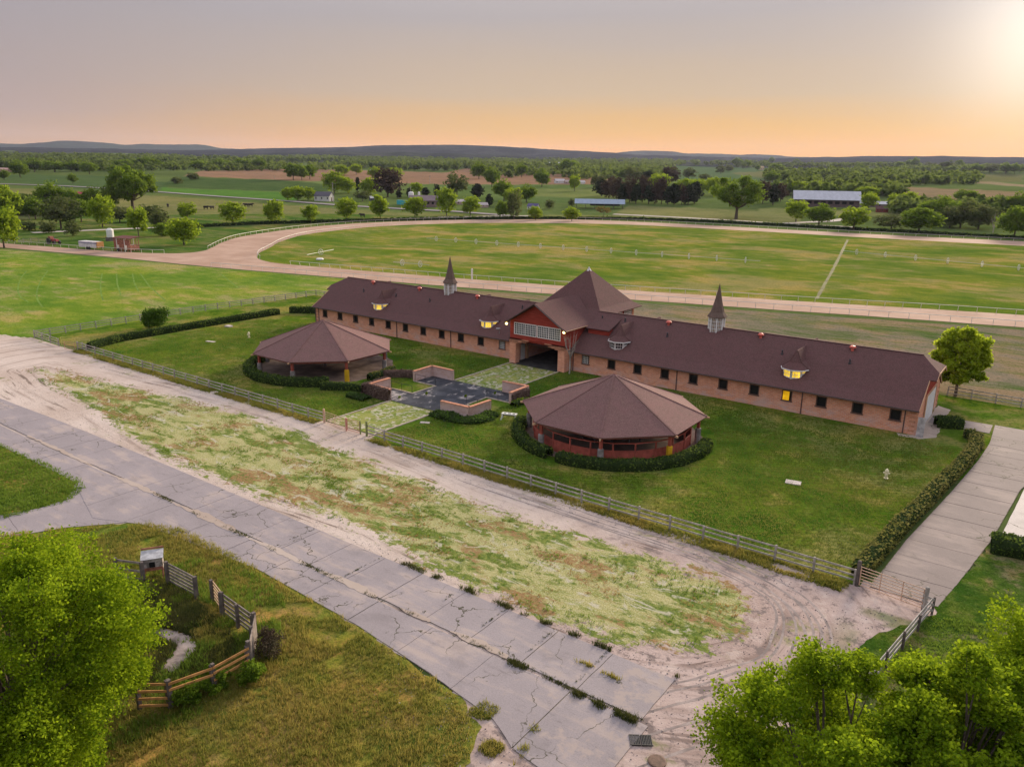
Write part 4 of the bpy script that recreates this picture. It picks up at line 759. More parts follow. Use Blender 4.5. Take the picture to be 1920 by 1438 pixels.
tube_gate((-59.8, 49.55), (-56.4, 49.3), 'peach tube gate panel nearest the left part of the middle gateway', M_gate, braces=(.5,)); tube_gate((-56.2, 49.35), (-54.6, 49.5), 'short pink tube gate panel in the right part of the middle gateway', M_gatep, braces=())
tube_gate((-8.05, 49.0), (-4.35, 48.45), 'wide peach seven bar gate across the foot of the concrete driveway', M_gate, 7, 1.45, (.33, .68))
tube_gate((-115.7, 49.2), (-111.6, 51.2), 'yellow tube gate standing open beside the far left hedge end', M_gatey, 6, 1.35, (.5,)); tube_gate((-113.0, 48.4), (-111.2, 49.0), 'small pink tube gate at the far left gateway', M_gatep, 5, 1.2, ())
def post(x, y, h, r, m, label, name='gate_post'): tag(MB().lathe((x, y, 0), [(r, -.1), (r, h), (r*.6, h+.04)], 7).build(name, m), label, 'post', 'posts of the gateways')
M_pg = plain('mossy post', (.2, .22, .09), .9, .1, .4, 3)
post(-59.95, 49.6, 1.5, .11, M_gate, 'pale post at the left side of the middle gateway'); post(-56.3, 49.3, 1.35, .08, M_gatep, 'pink post in the middle of the middle gateway'); post(-54.5, 49.5, 1.35, .08, M_pg, 'thin post right of the pink gate panel'); post(-53.6, 49.5, 1.5, .12, M_pg, 'mossy green post at the right side of the middle gateway')
post(-8.2, 49.05, 1.75, .13, M_woodd, 'thick dark post at the left end of the seven bar gate'); post(-4.2, 48.45, 1.6, .12, M_wood, 'grey post at the right end of the seven bar gate')

# ------------------------------------------------------------------ foliage
def quads(cent, size, rng, up=.35, elong=1.3):
    """one randomly turned leaf quad per centre"""
    n = len(cent); d = rng.normal(size=(n, 3)); d[:, 2] *= .8; d /= np.linalg.norm(d, axis=1, keepdims=True); w = rng.normal(size=(n, 3)); w[:, 2] += up
    w = np.cross(d, w); w /= np.linalg.norm(w, axis=1, keepdims=True)+1e-9; s = (size*(.6+.8*rng.random(n)))[:, None]*.5; d, w = d*s*elong, w*s
    v = np.stack([cent-d-w*.5, cent+d*.2-w, cent+d+w*.4, cent-d*.3+w], 1).reshape(-1, 3); return v, np.arange(4*n).reshape(n, 4)
def crown_pts(rng, rx, ry, rz, cz, lobes, per, spread, leaves, flat=0.0, taper=0.0, hollow=.55, tight=.26):
    """leaf centres: lobes over an uneven crown volume, twig clusters on each lobe"""
    pts, lc = [], []
    for i in range(lobes):
        z = 1-2*(i+.5)/lobes; z = z*.92+rng.normal()*.08; a = i*2.39996+rng.random()*.7; r = math.sqrt(max(0, 1-z*z)); k = hollow+.32*rng.random()
        tp = 1-taper*(z+1)/2
        c = np.array([rx*r*k*math.cos(a)*tp, ry*r*k*math.sin(a)*tp, cz+rz*z*k*(1-flat*(z < 0))]); lc.append(c); lr = spread*(.75+.6*rng.random())*min(rx, rz)
        u = rng.normal(size=(per, 3)); u /= np.linalg.norm(u, axis=1, keepdims=True); u[:, 2] = u[:, 2]*.8+.1; cl = c+u*lr*(.55+.5*rng.random((per, 1))); cs = lr*tight
        q = np.repeat(cl, leaves, 0)+rng.normal(size=(per*leaves, 3))*cs*np.array([1, 1, .7]); pts.append(q)
    return np.concatenate(pts), lc
def trunk_mesh(name, h0, r0, lobes, rng, m, lean=(0, 0), branches=8, top=None):
    m_ = MB(); top = top or h0*1.3; m_.tube([(0, 0, -.15*r0), (lean[0]*.3, lean[1]*.3, h0*.5), (lean[0], lean[1], h0), (lean[0]*1.2, lean[1]*1.2, top)], [r0*1.25, r0, r0*.8, r0*.35], 8)
    for c in lobes[:branches]:
        s = Vector((lean[0], lean[1], h0*(.75+.3*rng.random()))); e = Vector(c); mid = s.lerp(e, .5)+Vector((0, 0, -(e-s).length*.08)); m_.tube([s, mid, e], [r0*.42, r0*.25, r0*.09], 5, False)
        for q in range(2): b = s.lerp(e, .5+.2*q); g = e.lerp(s, -.04)+Vector(rng.normal(size=3))*(e-s).length*.08; m_.tube([b, b.lerp(g, .5)+Vector((0, 0, .02)), g], [r0*.2, r0*.12, r0*.03], 4, False)
    return m_.mesh(name, m)
M_bark = plain('tree bark', (.13, .10, .08), .95, .05, .4, 3); M_barkp = plain('pale bark', (.38, .34, .30), .9, .1, .3, 3)
L_green = leaf_mat('oak leaves', (.055, .115, .01), (.12, .20, .016), (.21, .29, .03), .5, 2.5); L_bright = leaf_mat('spring leaves', (.10, .185, .01), (.2, .3, .014), (.32, .4, .03), .55, 2.5)
L_near = leaf_mat('bright near leaves', (.05, .11, .005), (.17, .28, .008), (.36, .47, .02), .5, 1.0); L_dark = leaf_mat('dark evergreen leaves', (.018, .028, .016), (.03, .045, .02), (.055, .065, .03), .15, 3)  # near leaves: deep dark tone also paints shading into the crowns
L_plum = leaf_mat('purple brown leaves', (.045, .028, .025), (.075, .05, .038), (.11, .085, .05), .2, 3); L_grey = leaf_mat('grey green leaves', (.055, .085, .025), (.10, .13, .04), (.16, .18, .06), .4, 3)
L_hedge = leaf_mat('hedge leaves', (.045, .085, .014), (.09, .145, .022), (.17, .22, .045), .35, .6); L_hedge2 = leaf_mat('brownish clipped hedge leaves', (.10, .12, .022), (.17, .18, .04), (.27, .24, .085), .35, .5)
L_vine = leaf_mat('dry vine stems', (.10, .06, .05), (.16, .105, .09), (.23, .165, .14), .1, 1.5); L_gold = leaf_mat('golden leaves', (.15, .11, .03), (.24, .17, .04), (.3, .23, .07), .3, 3); L_wood = leaf_mat('far woodland leaves', (.05, .085, .02), (.10, .15, .028), (.17, .22, .045), .45, .004)
PROTO = {}
def proto(kind, i):
    """unit-height tree meshes (crown, trunk) shared by all far trees of a kind"""
    if (kind, i) in PROTO: return PROTO[kind, i]
    rng = np.random.default_rng(abs(hash((len(kind), i, ord(kind[0]))))); P = {'oak': (.52, .44, .54, 24, 12, .36, 11, .052, L_green, .02, .15), 'bright': (.5, .44, .54, 20, 12, .38, 11, .052, L_bright, .018, .1), 'wide': (.5, .4, .58, 22, 12, .34, 11, .05, L_green, .024, .2),
        'young': (.42, .42, .56, 15, 12, .42, 12, .058, L_bright, .014, .1), 'conifer': (.30, .5, .50, 14, 12, .42, 10, .06, L_dark, .016, 0), 'column': (.22, .46, .52, 9, 12, .6, 10, .06, L_dark, .012, 0), 'plum': (.46, .48, .5, 13, 14, .46, 11, .055, L_plum, .018, .1), 'grey': (.44, .48, .52, 12, 13, .46, 11, .055, L_grey, .018, .1),
        'shrub': (.5, .46, .5, 9, 13, .55, 11, .075, L_green, .012, .0), 'dshrub': (.5, .45, .48, 9, 13, .55, 11, .075, L_grey, .012, 0), 'gold': (.5, .3, .62, 8, 10, .5, 9, .06, L_gold, .012, 0), 'bare': (.42, .35, .6, 8, 4, .5, 3, .02, L_vine, .02, 0)}[kind]
    rx, rz, cz, lobes, per, sp, lv, sz, mat, tr, fl = P; pts, lc = crown_pts(rng, rx, rx, rz, cz, lobes, per, sp, lv, fl, .75 if kind == 'conifer' else .15)
    if kind == 'plum': pts, lc = crown_pts(rng, rx, rx, rz, cz, lobes, per, sp, lv, fl, .35)
    v, f = quads(pts, np.full(len(pts), sz), rng); crown = np_mesh('crown', v, f, mat)
    trunk = trunk_mesh('trunk', .32 if kind not in ('conifer', 'column') else .5, tr*1.15, lc, rng, M_barkp if kind == 'bare' else M_bark, branches=len(lc) if kind in ('bare', 'wide', 'oak') else 5); PROTO[kind, i] = (crown, trunk); return PROTO[kind, i]
NVAR = 3
def tree_at(x, y, h, w, kind, label, name='tree', cat='tree', group=None, z=None):
    cr, tk = proto(kind, random.randrange(NVAR)); zz = (float(hgt(x, y)) if z is None else z)-.02; t = empty(name, (x, y, zz), random.random()*6.28, label, cat, group); basew = 2*{'oak': .52, 'bright': .5, 'wide': .5, 'young': .42, 'conifer': .3, 'column': .22, 'plum': .46, 'grey': .44, 'shrub': .5, 'dshrub': .5, 'gold': .5, 'bare': .42}[kind]
    sx = w/basew; t.scale = (sx, sx, h); link('crown', cr, t); link('trunk', tk, t); return t
ORD = 'first second third fourth fifth sixth seventh eighth ninth tenth eleventh twelfth thirteenth fourteenth fifteenth sixteenth seventeenth eighteenth nineteenth twentieth'.split()
ADJ = {'oak': 'dark green round', 'bright': 'bright green round', 'wide': 'spreading green', 'young': 'small bright green', 'conifer': 'dark conical evergreen', 'column': 'narrow dark columnar', 'plum': 'purple brown', 'grey': 'grey green', 'shrub': 'low green bushy', 'dshrub': 'low dark bushy', 'gold': 'golden leaved', 'bare': 'bare pale branched'}
ZONES = [
 ('in the row beyond the race track', 'trees in the row beyond the race track', [(437,420,40,47,'bright'),(515,420,44,37,'bright'),(583,419,33,27,'young'),(651,413,41,40,'bright'),(713,412,42,32,'young'),(778,408,37,37,'young'),(837,405,51,38,'bright'),(882,405,32,33,'young'),(943,410,32,27,'oak'),(963,412,50,26,'grey'),(1004,413,23,25,'young'),(1072,415,23,27,'young'),(1132,407,20,28,'gold')]),
 ('in the thicket behind the trailers', 'trees of the left thicket', [(10,415,66,60,'bright'),(8,465,75,66,'bright'),(55,433,18,22,'dshrub'),(67,412,38,45,'oak'),(92,438,24,28,'dshrub'),(100,403,56,62,'oak'),(115,430,58,60,'grey'),(135,392,35,38,'oak'),(138,443,27,25,'dshrub'),(153,417,42,42,'oak'),(176,400,44,44,'oak'),(193,427,60,46,'bright'),(205,398,42,40,'oak'),(260,443,52,38,'bright'),(300,430,34,33,'dshrub'),(305,443,24,27,'shrub'),(352,413,32,34,'bright'),(345,460,50,56,'bright'),(225,418,30,40,'grey'),(283,415,32,40,'dshrub')]),
 ('in the far left pasture', 'trees of the far left pasture', [(8,338,18,20,'oak'),(38,333,28,32,'oak'),(65,323,22,38,'oak'),(103,323,20,42,'oak'),(137,345,18,18,'oak'),(143,322,18,32,'oak'),(168,327,22,30,'oak'),(217,332,21,29,'oak'),(233,320,20,37,'oak'),(277,318,22,46,'oak'),(333,345,13,18,'dshrub'),(363,338,14,20,'dshrub'),(377,320,17,38,'oak'),(412,318,18,34,'oak'),(455,318,20,32,'oak')]),
 ('beside the brown field', 'trees round the brown field', [(487,320,22,28,'oak'),(550,338,30,32,'oak'),(566,338,27,24,'oak'),(581,337,27,26,'oak'),(641,330,20,28,'bright'),(668,328,19,24,'bright'),(703,337,24,27,'bright'),(740,337,22,30,'bright'),(898,336,28,32,'oak'),(922,351,34,28,'oak'),(957,330,22,21,'oak'),(978,333,23,23,'oak'),(1016,351,30,30,'oak'),(1077,359,29,21,'bright'),(1067,330,30,38,'oak'),(1030,392,17,16,'dshrub'),(1071,387,13,13,'dshrub')]),
 ('in the farmstead clump', 'trees of the farmstead', [(540,376,24,24,'bright'),(559,377,27,30,'bright'),(578,376,24,26,'bright'),(627,363,40,42,'bright'),(653,364,30,28,'bright'),(671,361,27,11,'conifer'),(680,378,20,28,'grey'),(694,366,32,36,'bright'),(727,370,50,54,'plum'),(748,373,16,12,'conifer'),(782,363,20,24,'bright'),(767,371,18,11,'conifer'),(798,368,16,18,'conifer'),(820,371,23,11,'column'),(800,387,17,12,'plum'),(857,370,42,38,'grey'),(895,373,28,26,'conifer'),(917,388,24,15,'conifer'),(945,377,36,42,'oak'),(962,384,30,36,'bright'),(987,380,30,38,'oak')]),
 ('in the dark grove', 'trees of the dark grove', [(1122,352,26,26,'dshrub'),(1128,368,30,26,'conifer'),(1142,372,36,30,'plum'),(1156,376,40,28,'plum'),(1168,380,34,24,'conifer'),(1180,380,44,30,'plum'),(1192,383,36,22,'conifer'),(1204,380,46,30,'plum'),(1216,383,34,24,'conifer'),(1228,383,38,26,'plum'),(1240,383,46,30,'plum'),(1252,384,34,22,'conifer'),(1264,384,38,28,'conifer'),(1278,384,34,24,'plum'),(1290,384,36,26,'conifer'),(1302,382,40,26,'conifer')]),
 ('in the belt behind the grove', 'trees of the belt behind the grove', [(1186,340,26,34,'grey'),(1214,352,30,30,'conifer'),(1235,362,34,42,'bright'),(1256,345,30,36,'plum'),(1285,364,28,46,'bright'),(1312,366,28,40,'bright'),(1340,368,34,36,'bright'),(1430,382,40,30,'plum'),(1449,385,38,22,'conifer'),(1463,378,32,26,'plum'),(1478,362,20,14,'conifer'),(1496,366,24,32,'bright'),(1527,364,24,30,'bright'),(1545,362,18,14,'conifer')]),
 ('on the far right slope', 'trees of the far right slope', [(1291,335,18,24,'grey'),(1321,340,13,20,'grey'),(1351,326,14,17,'grey'),(1366,322,12,15,'grey'),(1382,313,15,20,'oak'),(1400,315,13,20,'oak'),(1420,320,10,10,'oak'),(1448,342,18,30,'oak'),(1456,322,14,28,'oak'),(1446,306,10,12,'oak'),(1493,308,9,12,'oak'),(1611,322,14,16,'oak'),(1687,318,14,18,'oak'),(1703,316,15,14,'oak'),(1715,318,20,18,'oak'),(1745,318,12,22,'grey'),(1772,322,18,26,'grey'),(1797,318,17,16,'oak'),(1830,325,16,20,'oak'),(1860,324,16,22,'grey'),(1885,326,18,24,'oak'),(1902,326,18,16,'oak')]),
 ('right of the giant oak', 'trees right of the giant oak beyond the track', [(1492,417,40,42,'bright'),(1530,386,24,24,'bright'),(1535,422,35,52,'oak'),(1554,385,20,24,'bright'),(1600,432,42,52,'bright'),(1628,395,32,32,'bright'),(1625,371,20,44,'bright'),(1652,363,18,34,'bright'),(1680,394,30,34,'bright'),(1702,393,32,38,'bright'),(1671,430,26,50,'grey'),(1722,437,46,74,'oak'),(1758,420,46,72,'oak'),(1809,387,30,44,'wide'),(1800,428,42,50,'grey'),(1834,430,46,60,'grey'),(1861,441,44,28,'bare'),(1901,447,58,58,'oak'),(1907,402,36,40,'oak'),(1780,428,34,40,'grey')]),
]
for where, group, lst in ZONES:
    for i, (px, py, hp, wp, kind) in enumerate(sorted(lst)):
        p = at(px, py); dep = float((p-CAM)@FW); o_ = ORD[i] if i < 20 else ORD[i-20]+' from the right end'
        o_ = ORD[i] if i < 20 else {20: 'second from last', 21: 'last', 22: 'last'}.get(i, 'last')
        nm = 'shrub' if 'shrub' in kind else 'conifer' if kind in ('conifer', 'column') else 'tree'
        tree_at(p[0], p[1], hp*dep/F*1.06, wp*dep/F*1.08, kind, f"{ADJ[kind]} {nm}, {o_} from left {where}", nm, nm, group)
# the two big oaks
for px, py, hp, wp, lab in ((250, 398, 80, 92, 'giant spreading oak with dark limbs at the far left, tallest tree beyond the track'), (1380, 411, 78, 90, 'giant round oak standing alone in the pasture right of the dark grove')):
    p = at(px, py); dep = float((p-CAM)@FW); h, w = hp*dep/F*1.05, wp*dep/F; rng = np.random.default_rng(px); pts, lc = crown_pts(rng, w*.5, w*.5, h*.38, h*.6, 24, 26, .30, 12, .15, .1, .62)
    v, f = quads(pts, np.full(len(pts), h*.032), rng); t = empty('oak_tree', p, 0, lab, 'tree'); link('crown', np_mesh('crown', v, f, L_green), t); link('trunk', trunk_mesh('trunk', h*.3, h*.032, lc, rng, M_bark, branches=24), t)

# woodland masses on the far slopes: uncountable, one object
def woodland():
    rng = np.random.default_rng(11); V, Fc, off = [], [], 0
    B = [((120,300),(480,322),420,9,14), ((480,298),(760,306),300,10,15), ((640,300),(1260,318),700,11,17), ((760,306),(1060,322),160,11,16), ((1060,312),(1260,338),200,12,18), ((0,296),(330,312),240,8,12), ((1240,306),(1440,312),60,7,10), ((1440,330),(1700,340),260,11,17), ((1600,338),(1830,348),170,12,20), ((1380,312),(1700,316),160,6,10), ((1690,316),(1920,325),160,8,13), ((900,322),(1230,334),150,10,15), ((1440,362),(1700,370),60,16,24), ((380,316),(640,322),60,9,14), ((1660,395),(1920,404),50,18,28), ((1480,345),(1660,352),60,12,18), ((0,392),(90,404),26,20,30), ((1500,296),(1920,306),120,4,7),((0,312),(200,322),50,12,18)]
    base, _ = crown_pts(rng, .5, .5, .42, .46, 7, 4, .5, 3)
    for (x0, y0), (x1, y1), n, h0, h1 in B:
        PX = rng.uniform(x0, x1, n); PY = y0+(y1-y0)*rng.random(n)
        for p in at_many(PX, PY): 
            dep = float((p-CAM)@FW); hh = min(rng.uniform(h0, h1)*1.25*dep/F, 17); ww = hh*rng.uniform(.9, 1.5)
            k = rng.integers(0, len(base)-60) if len(base) > 60 else 0; b = base[rng.permutation(len(base))[:52]]*np.array([ww, ww, hh]); a = rng.random()*6.28; R = np.array([[math.cos(a), -math.sin(a), 0], [math.sin(a), math.cos(a), 0], [0, 0, 1]])
            v, f = quads(b@R.T+p, np.full(len(b), hh*.27), rng); V.append(v); Fc.append(f+off); off += len(v)
    o = link('woodland', np_mesh('woodland', np.concatenate(V), np.concatenate(Fc), L_wood)); tag(o, 'green woodland covering the far slopes below the hills', 'woodland', kind='stuff')
woodland()

# ------------------------------------------------------------------ near trees
def big_tree(x, y, h, rx, rz, cz, lobes, per, leaves, sz, mat, label, seed, name='tree', r0=.22, hollow=.6, spread=.34, h0=None, bark=None, ry=None, tight=.2):
    rng = np.random.default_rng(seed); pts, lc = crown_pts(rng, rx, ry or rx, rz, cz, lobes, per, spread, leaves, .1, .12, hollow, tight); v, f = quads(pts, np.full(len(pts), sz), rng, .5, 1.5)
    t = empty(name, (x, y, 0), 0, label, 'tree'); link('crown', np_mesh('crown', v, f, mat), t); link('trunk', trunk_mesh('trunk', h0 or cz*.55, r0, lc, rng, bark or M_bark, branches=34, top=cz), t); return t
P_ = at(14, 1242, 5.2); big_tree(P_[0], P_[1], 10.5, 5.6, 5.3, 5.2, 80, 34, 82, .08, L_near, 'large bright green tree filling the bottom left corner beside the ranch pen', 21, hollow=.68, spread=.2)
P_ = at(1568, 1462, 4.5); big_tree(P_[0], P_[1], 9, 3.9, 4.0, 4.6, 38, 34, 92, .085, L_near, 'bright green tree at the bottom right, left one of three with trunk limbs showing', 22, hollow=.74, spread=.25)
P_ = at(1785, 1475, 4.8); big_tree(P_[0], P_[1], 9, 3.4, 4.4, 5.0, 38, 34, 86, .085, L_near, 'bright green tree at the bottom right, middle one of the three', 23, hollow=.74, spread=.26)
P_ = at(1985, 1400, 5.0); big_tree(P_[0], P_[1], 9, 3.6, 4.8, 5.4, 38, 34, 80, .085, L_near, 'bright green tree cut off by the right edge at the bottom right', 24, hollow=.74, spread=.26)
big_tree(-9.6, 102.9, 8.4, 3.0, 3.9, 4.6, 34, 34, 18, .22, leaf_mat('pale spring leaves', (.15, .24, .012), (.30, .40, .02), (.45, .52, .04), .6, .5), 'light green two stemmed tree behind the right end of the barn', 25, r0=.16, hollow=.62, spread=.28)
t = MB()
rng = np.random.default_rng(5)
for k in range(11):
    a = rng.random()*6.28; s = Vector((0, 0, rng.uniform(1.6, 2.6))); e = Vector((math.cos(a)*rng.uniform(.5, 1.6), math.sin(a)*rng.uniform(.4, 1.2), rng.uniform(4.2, 6.0))); m_ = s.lerp(e, .5)+Vector((math.cos(a)*.25, 0, -.2)); t.tube([s, m_, e], [.045, .03, .01], 5, False)
    for q in range(3): b = m_.lerp(e, rng.random()*.8); g = b+Vector((rng.normal()*.4, rng.normal()*.3, rng.uniform(.4, 1.1))); t.tube([b, g], [.014, .004], 4, False)
bt = empty('bare_tree', (-50.9, 82.3, 0), 0, 'leafless pale stemmed small tree against the right side of the gatehouse', 'tree'); MB().tube([(0, 0, -.1), (.05, 0, 1), (0, 0, 2.0)], [.11, .09, .06], 7).build('trunk', M_barkp, bt); t.build('branches', M_barkp, bt)
def bush(x, y, rx, rz, mat, label, n=9, sz=.14, seed=1, name='bush', dens=(20, 20), cz=None):
    rng = np.random.default_rng(seed); pts, lc = crown_pts(rng, rx, rx, rz, cz or rz*.95, n, dens[0], .5, dens[1], .2, .1, .5); pts[:, 2] = np.abs(pts[:, 2]); v, f = quads(pts, np.full(len(pts), sz), rng); o = link(name, np_mesh(name, v, f, mat), None, (x, y, 0)); return tag(o, label, 'bush')
bush(-117.6, 64.4, 1.95, 1.65, leaf_mat('round bush leaves', (.035, .08, .01), (.06, .12, .012), (.1, .17, .02), .25, 1), 'dense round green bush beside the board fence at the left of the lawn', 16, .2, 31)
P_ = at(505, 1215, .5); bush(P_[0], P_[1], .75, .8, leaf_mat('brown thorny twigs', (.06, .04, .03), (.10, .065, .045), (.13, .12, .06), .1, 1), 'brown twiggy shrub outside the tall corner of the ranch pen', 9, .07, 32, dens=(24, 16))
for i, (px, py, r, lab) in enumerate(((400, 1275, 1.0, 'dark green shrub just below the orange rails of the ranch pen'), (350, 1300, .85, 'dark green shrub beside the lower left rails of the ranch pen'), (470, 1265, .7, 'small dark shrub at the foot of the tall corner boards'))):
    P_ = at(px, py, .5); bush(P_[0], P_[1], r, .55, L_green, lab, 9, .1, 40+i, dens=(20, 14))

# ------------------------------------------------------------------ hedges: clipped body thick with leaves
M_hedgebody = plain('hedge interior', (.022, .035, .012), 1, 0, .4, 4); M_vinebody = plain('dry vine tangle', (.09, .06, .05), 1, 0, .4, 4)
def hedge(path, w, h, mat, label, sz=.13, dens=42, seed=1, closed=False, bump=.1, name='hedge', zlo=0):
    rng = np.random.default_rng(seed); P = np.array(path, float); seg = np.hypot(*(P[1:]-P[:-1]).T); S_ = np.concatenate([[0], np.cumsum(seg)]); n = max(2, int(S_[-1]/.35)); s = np.linspace(0, S_[-1], n); X = np.interp(s, S_, P[:, 0]); Y = np.interp(s, S_, P[:, 1])
    T = np.stack([np.gradient(X), np.gradient(Y)], 1); T /= np.linalg.norm(T, axis=1, keepdims=True); N = np.stack([-T[:, 1], T[:, 0]], 1); prof = [(-.5, 0), (-.52, .5), (-.47, .88), (-.3, 1.0), (.3, 1.0), (.47, .88), (.52, .5), (.5, 0)]; k = len(prof)
    end = np.clip(np.minimum(s, S_[-1]-s)/.35, .35, 1); v = []
    for i in range(n):
        for j, (a, b) in enumerate(prof): g = 1+bump*1.6*(mnoise.noise((X[i]*.8, Y[i]*.8, j*.9+seed))); v.append((X[i]+N[i, 0]*a*w*g*(.7+.3*end[i]), Y[i]+N[i, 1]*a*w*g*(.7+.3*end[i]), zlo+b*h*(1+bump*mnoise.noise((X[i]*.5, Y[i]*.5, seed+7)))*(.85+.15*end[i])))
    v = np.array(v); f = np.array([(i*k+j, i*k+j+1, (i+1)*k+j+1, (i+1)*k+j) for i in range(n-1) for j in range(k-1)]); f = np.concatenate([f, [[0, 1, 2, 3], [3, 4, 5, 6], [(n-1)*k+3, (n-1)*k+2, (n-1)*k+1, (n-1)*k], [(n-1)*k+6, (n-1)*k+5, (n-1)*k+4, (n-1)*k+3]]])
    A = v[f]; area = np.linalg.norm(np.cross(A[:, 1]-A[:, 0], A[:, 3]-A[:, 0]), axis=1); cnt = int(area.sum()*dens); fi = rng.choice(len(f), cnt, p=area/area.sum()); u, t = rng.random((2, cnt, 1)); q = A[fi]
    pt = q[:, 0]*(1-u)*(1-t)+q[:, 1]*u*(1-t)+q[:, 2]*u*t+q[:, 3]*(1-u)*t+rng.normal(size=(cnt, 3))*sz*.45; lv, lf = quads(pt, np.full(cnt, sz), rng)
    o = link(name, np_mesh(name, np.concatenate([v, lv]), np.concatenate([f, lf+len(v)]), mat, m2=M_vinebody if mat == L_vine else M_hedgebody, split=len(f))); return tag(o, label, 'hedge')
def arc(cx, cy, r, a0, a1, n=24): return [(cx+r*math.cos(math.radians(a0+(a1-a0)*i/n)), cy+r*math.sin(math.radians(a0+(a1-a0)*i/n))) for i in range(n+1)]
hedge([(-110.6,50.6),(-112.6,56),(-112.9,70),(-112.8,84.5)], 1.1, 1.0, L_hedge, 'long straight clipped hedge along the left side of the lawn', .17, 26, 1)
hedge([(-112.3,86.6),(-107,90.2),(-102.6,91)], 1.2, 1.1, L_hedge, 'short dark hedge at the left end of the barn', .17, 26, 2)
hedge(arc(-77.86, 65.08, 9.5, 172, 322), 1.3, 1.0, L_hedge, 'curved green hedge round the front of the left pavilion', .14, 40, 3)
hedge([(-69.9,57.6),(-67.0,59.6),(-64.9,60.4)], 1.1, .85, L_hedge, 'short green hedge from the left pavilion to the ivy covered wall', .14, 40, 4)
hedge([(-68.3,66.0),(-66.4,67.6),(-64.6,68.6)], .9, .9, L_vine, 'brown leafless hedge between the left pavilion and the chalky wall', .13, 44, 5)
hedge(arc(-77.86, 65.08, 9.6, -8, 22, 8), .8, .9, L_hedge2, 'thin straggly hedge on the court side of the left pavilion', .13, 36, 6)
hedge(arc(-35.03, 64.92, 9.3, 196, 262), 1.2, .9, L_hedge, 'green hedge round the left front of the right pavilion', .13, 46, 7, bump=.16)
hedge(arc(-35.03, 64.92, 9.3, 268, 378), 1.2, .9, L_hedge, 'green hedge curving round the right front of the right pavilion', .13, 46, 8, bump=.14)
hedge([(-8.4,50.2),(-7.75,58),(-6.5,70),(-5.6,78),(-5.3,83.5),(-5.6,85.8),(-6.5,86.7)], 1.05, .9, L_hedge2, 'long clipped brownish green hedge beside the concrete driveway', .14, 60, 9, bump=.13)
hedge([(-9.6,88.4),(-7.3,89.6)], 1.3, 1.2, L_hedge, 'short dark box hedge at the right end of the barn', .13, 50, 10)
hedge([(-1.9,60.4),(0.5,60.6),(4,60.9)], 2.0, 1.2, L_hedge, 'dark bushy hedge below the pale concrete pad at the right edge', .14, 50, 11, bump=.2)
hedge([(-64.15,58.9),(-64.35,63.1)], .55, 1.38, L_vine, 'dry purplish ivy hanging over the left angled wall', .1, 150, 12, name='ivy'); hedge([(-64.3,59.3),(-60.2,59.15)], .5, 1.36, L_vine, 'dry ivy draped over the front of the left angled wall', .1, 150, 13, name='ivy')
hedge([(-48.85,70.3),(-48.8,67.0)], .35, 1.2, L_vine, 'bare vines covering the outer face of the right angled wall', .09, 120, 14, name='vine')
hedge([(-53.2,58.9),(-49.6,58.6),(-48.0,59.6),(-47.9,62.6)], 1.7, .45, leaf_mat('ground cover leaves', (.05, .10, .015), (.08, .15, .02), (.12, .19, .035), .3, 1), 'leafy green ground cover at the foot of the low coped wall', .13, 60, 15, bump=.4, name='ground_cover')
hedge([(-65.3,57.8),(-62.4,57.9)], 1.3, .4, leaf_mat('dark cover leaves', (.03, .07, .015), (.05, .10, .02), (.08, .13, .03), .3, 1), 'low green creeper below the ivy covered wall', .12, 60, 16, bump=.4, name='ground_cover')
hedge([(-48.2,66.3),(-47.9,69.0)], .9, .5, L_green, 'small green shrub row outside the right vine covered wall', .12, 50, 17, bump=.4, name='shrub')

# ------------------------------------------------------------------ grass tufts and weeds: uncountable
def tufts(name, poly, n, h, mat, label, seed, mask=None, blades=5, w=.05, spread=.12, z=.02, cat='grass'):
    rng = np.random.default_rng(seed); P = np.array(poly); lo, hi = P.min(0), P.max(0); X = rng.uniform(lo[0], hi[0], n*6); Y = rng.uniform(lo[1], hi[1], n*6); k = sdist(X, Y, poly) > rng.random(n*6)*.5
    if mask is not None: k &= mask(X, Y, rng)
    X, Y = X[k][:n], Y[k][:n]; m = len(X); hs = h*(.45+.9*rng.random(m))*(.6+.8*vn(X/2.3+seed, Y/2.3)); bx = np.repeat(X, blades)+rng.normal(size=m*blades)*spread*.5; by = np.repeat(Y, blades)+rng.normal(size=m*blades)*spread*.5; hb = np.repeat(hs, blades)*(.6+.6*rng.random(m*blades))
    a = rng.random(m*blades)*6.28; dx, dy = np.cos(a)*w*.5, np.sin(a)*w*.5; lx, ly = rng.normal(size=(2, m*blades))*hb*.35; b0 = np.stack([bx-dx, by-dy, np.full_like(bx, z-.02)], 1); b1 = np.stack([bx+dx, by+dy, np.full_like(bx, z-.02)], 1); t = np.stack([bx+lx, by+ly, z+hb], 1)
    v = np.stack([b0, b1, t], 1).reshape(-1, 3); o = link(name, np_mesh(name, v, np.arange(len(v)).reshape(-1, 3), mat)); return tag(o, label, cat, kind='stuff')
T_mead = leaf_mat('meadow blades', (.10, .18, .018), (.22, .25, .035), (.42, .31, .09), .5, .22); T_lush = leaf_mat('lush blades', (.08, .15, .015), (.14, .23, .025), (.22, .31, .045), .45, .3); T_dry = leaf_mat('dry blades', (.2, .13, .05), (.3, .19, .07), (.42, .27, .1), .45, .3)
T_dark = leaf_mat('crack weeds', (.04, .065, .015), (.08, .10, .025), (.13, .12, .045), .3, .4)
pen_c = (-39.5, 17.5)
tufts('grass', [(x, y) for x, y in MEADOW if y > -11 and True], 60000, .24, T_mead, 'rough meadow grass in the foreground', 1, lambda x, y, r: (y > 4) & (x > -62) & (sdist(x, y, BP) < -.1) & (vn(x/1.3, y/1.3)+.3*vn(x/5, y/5) > .35), w=.045)
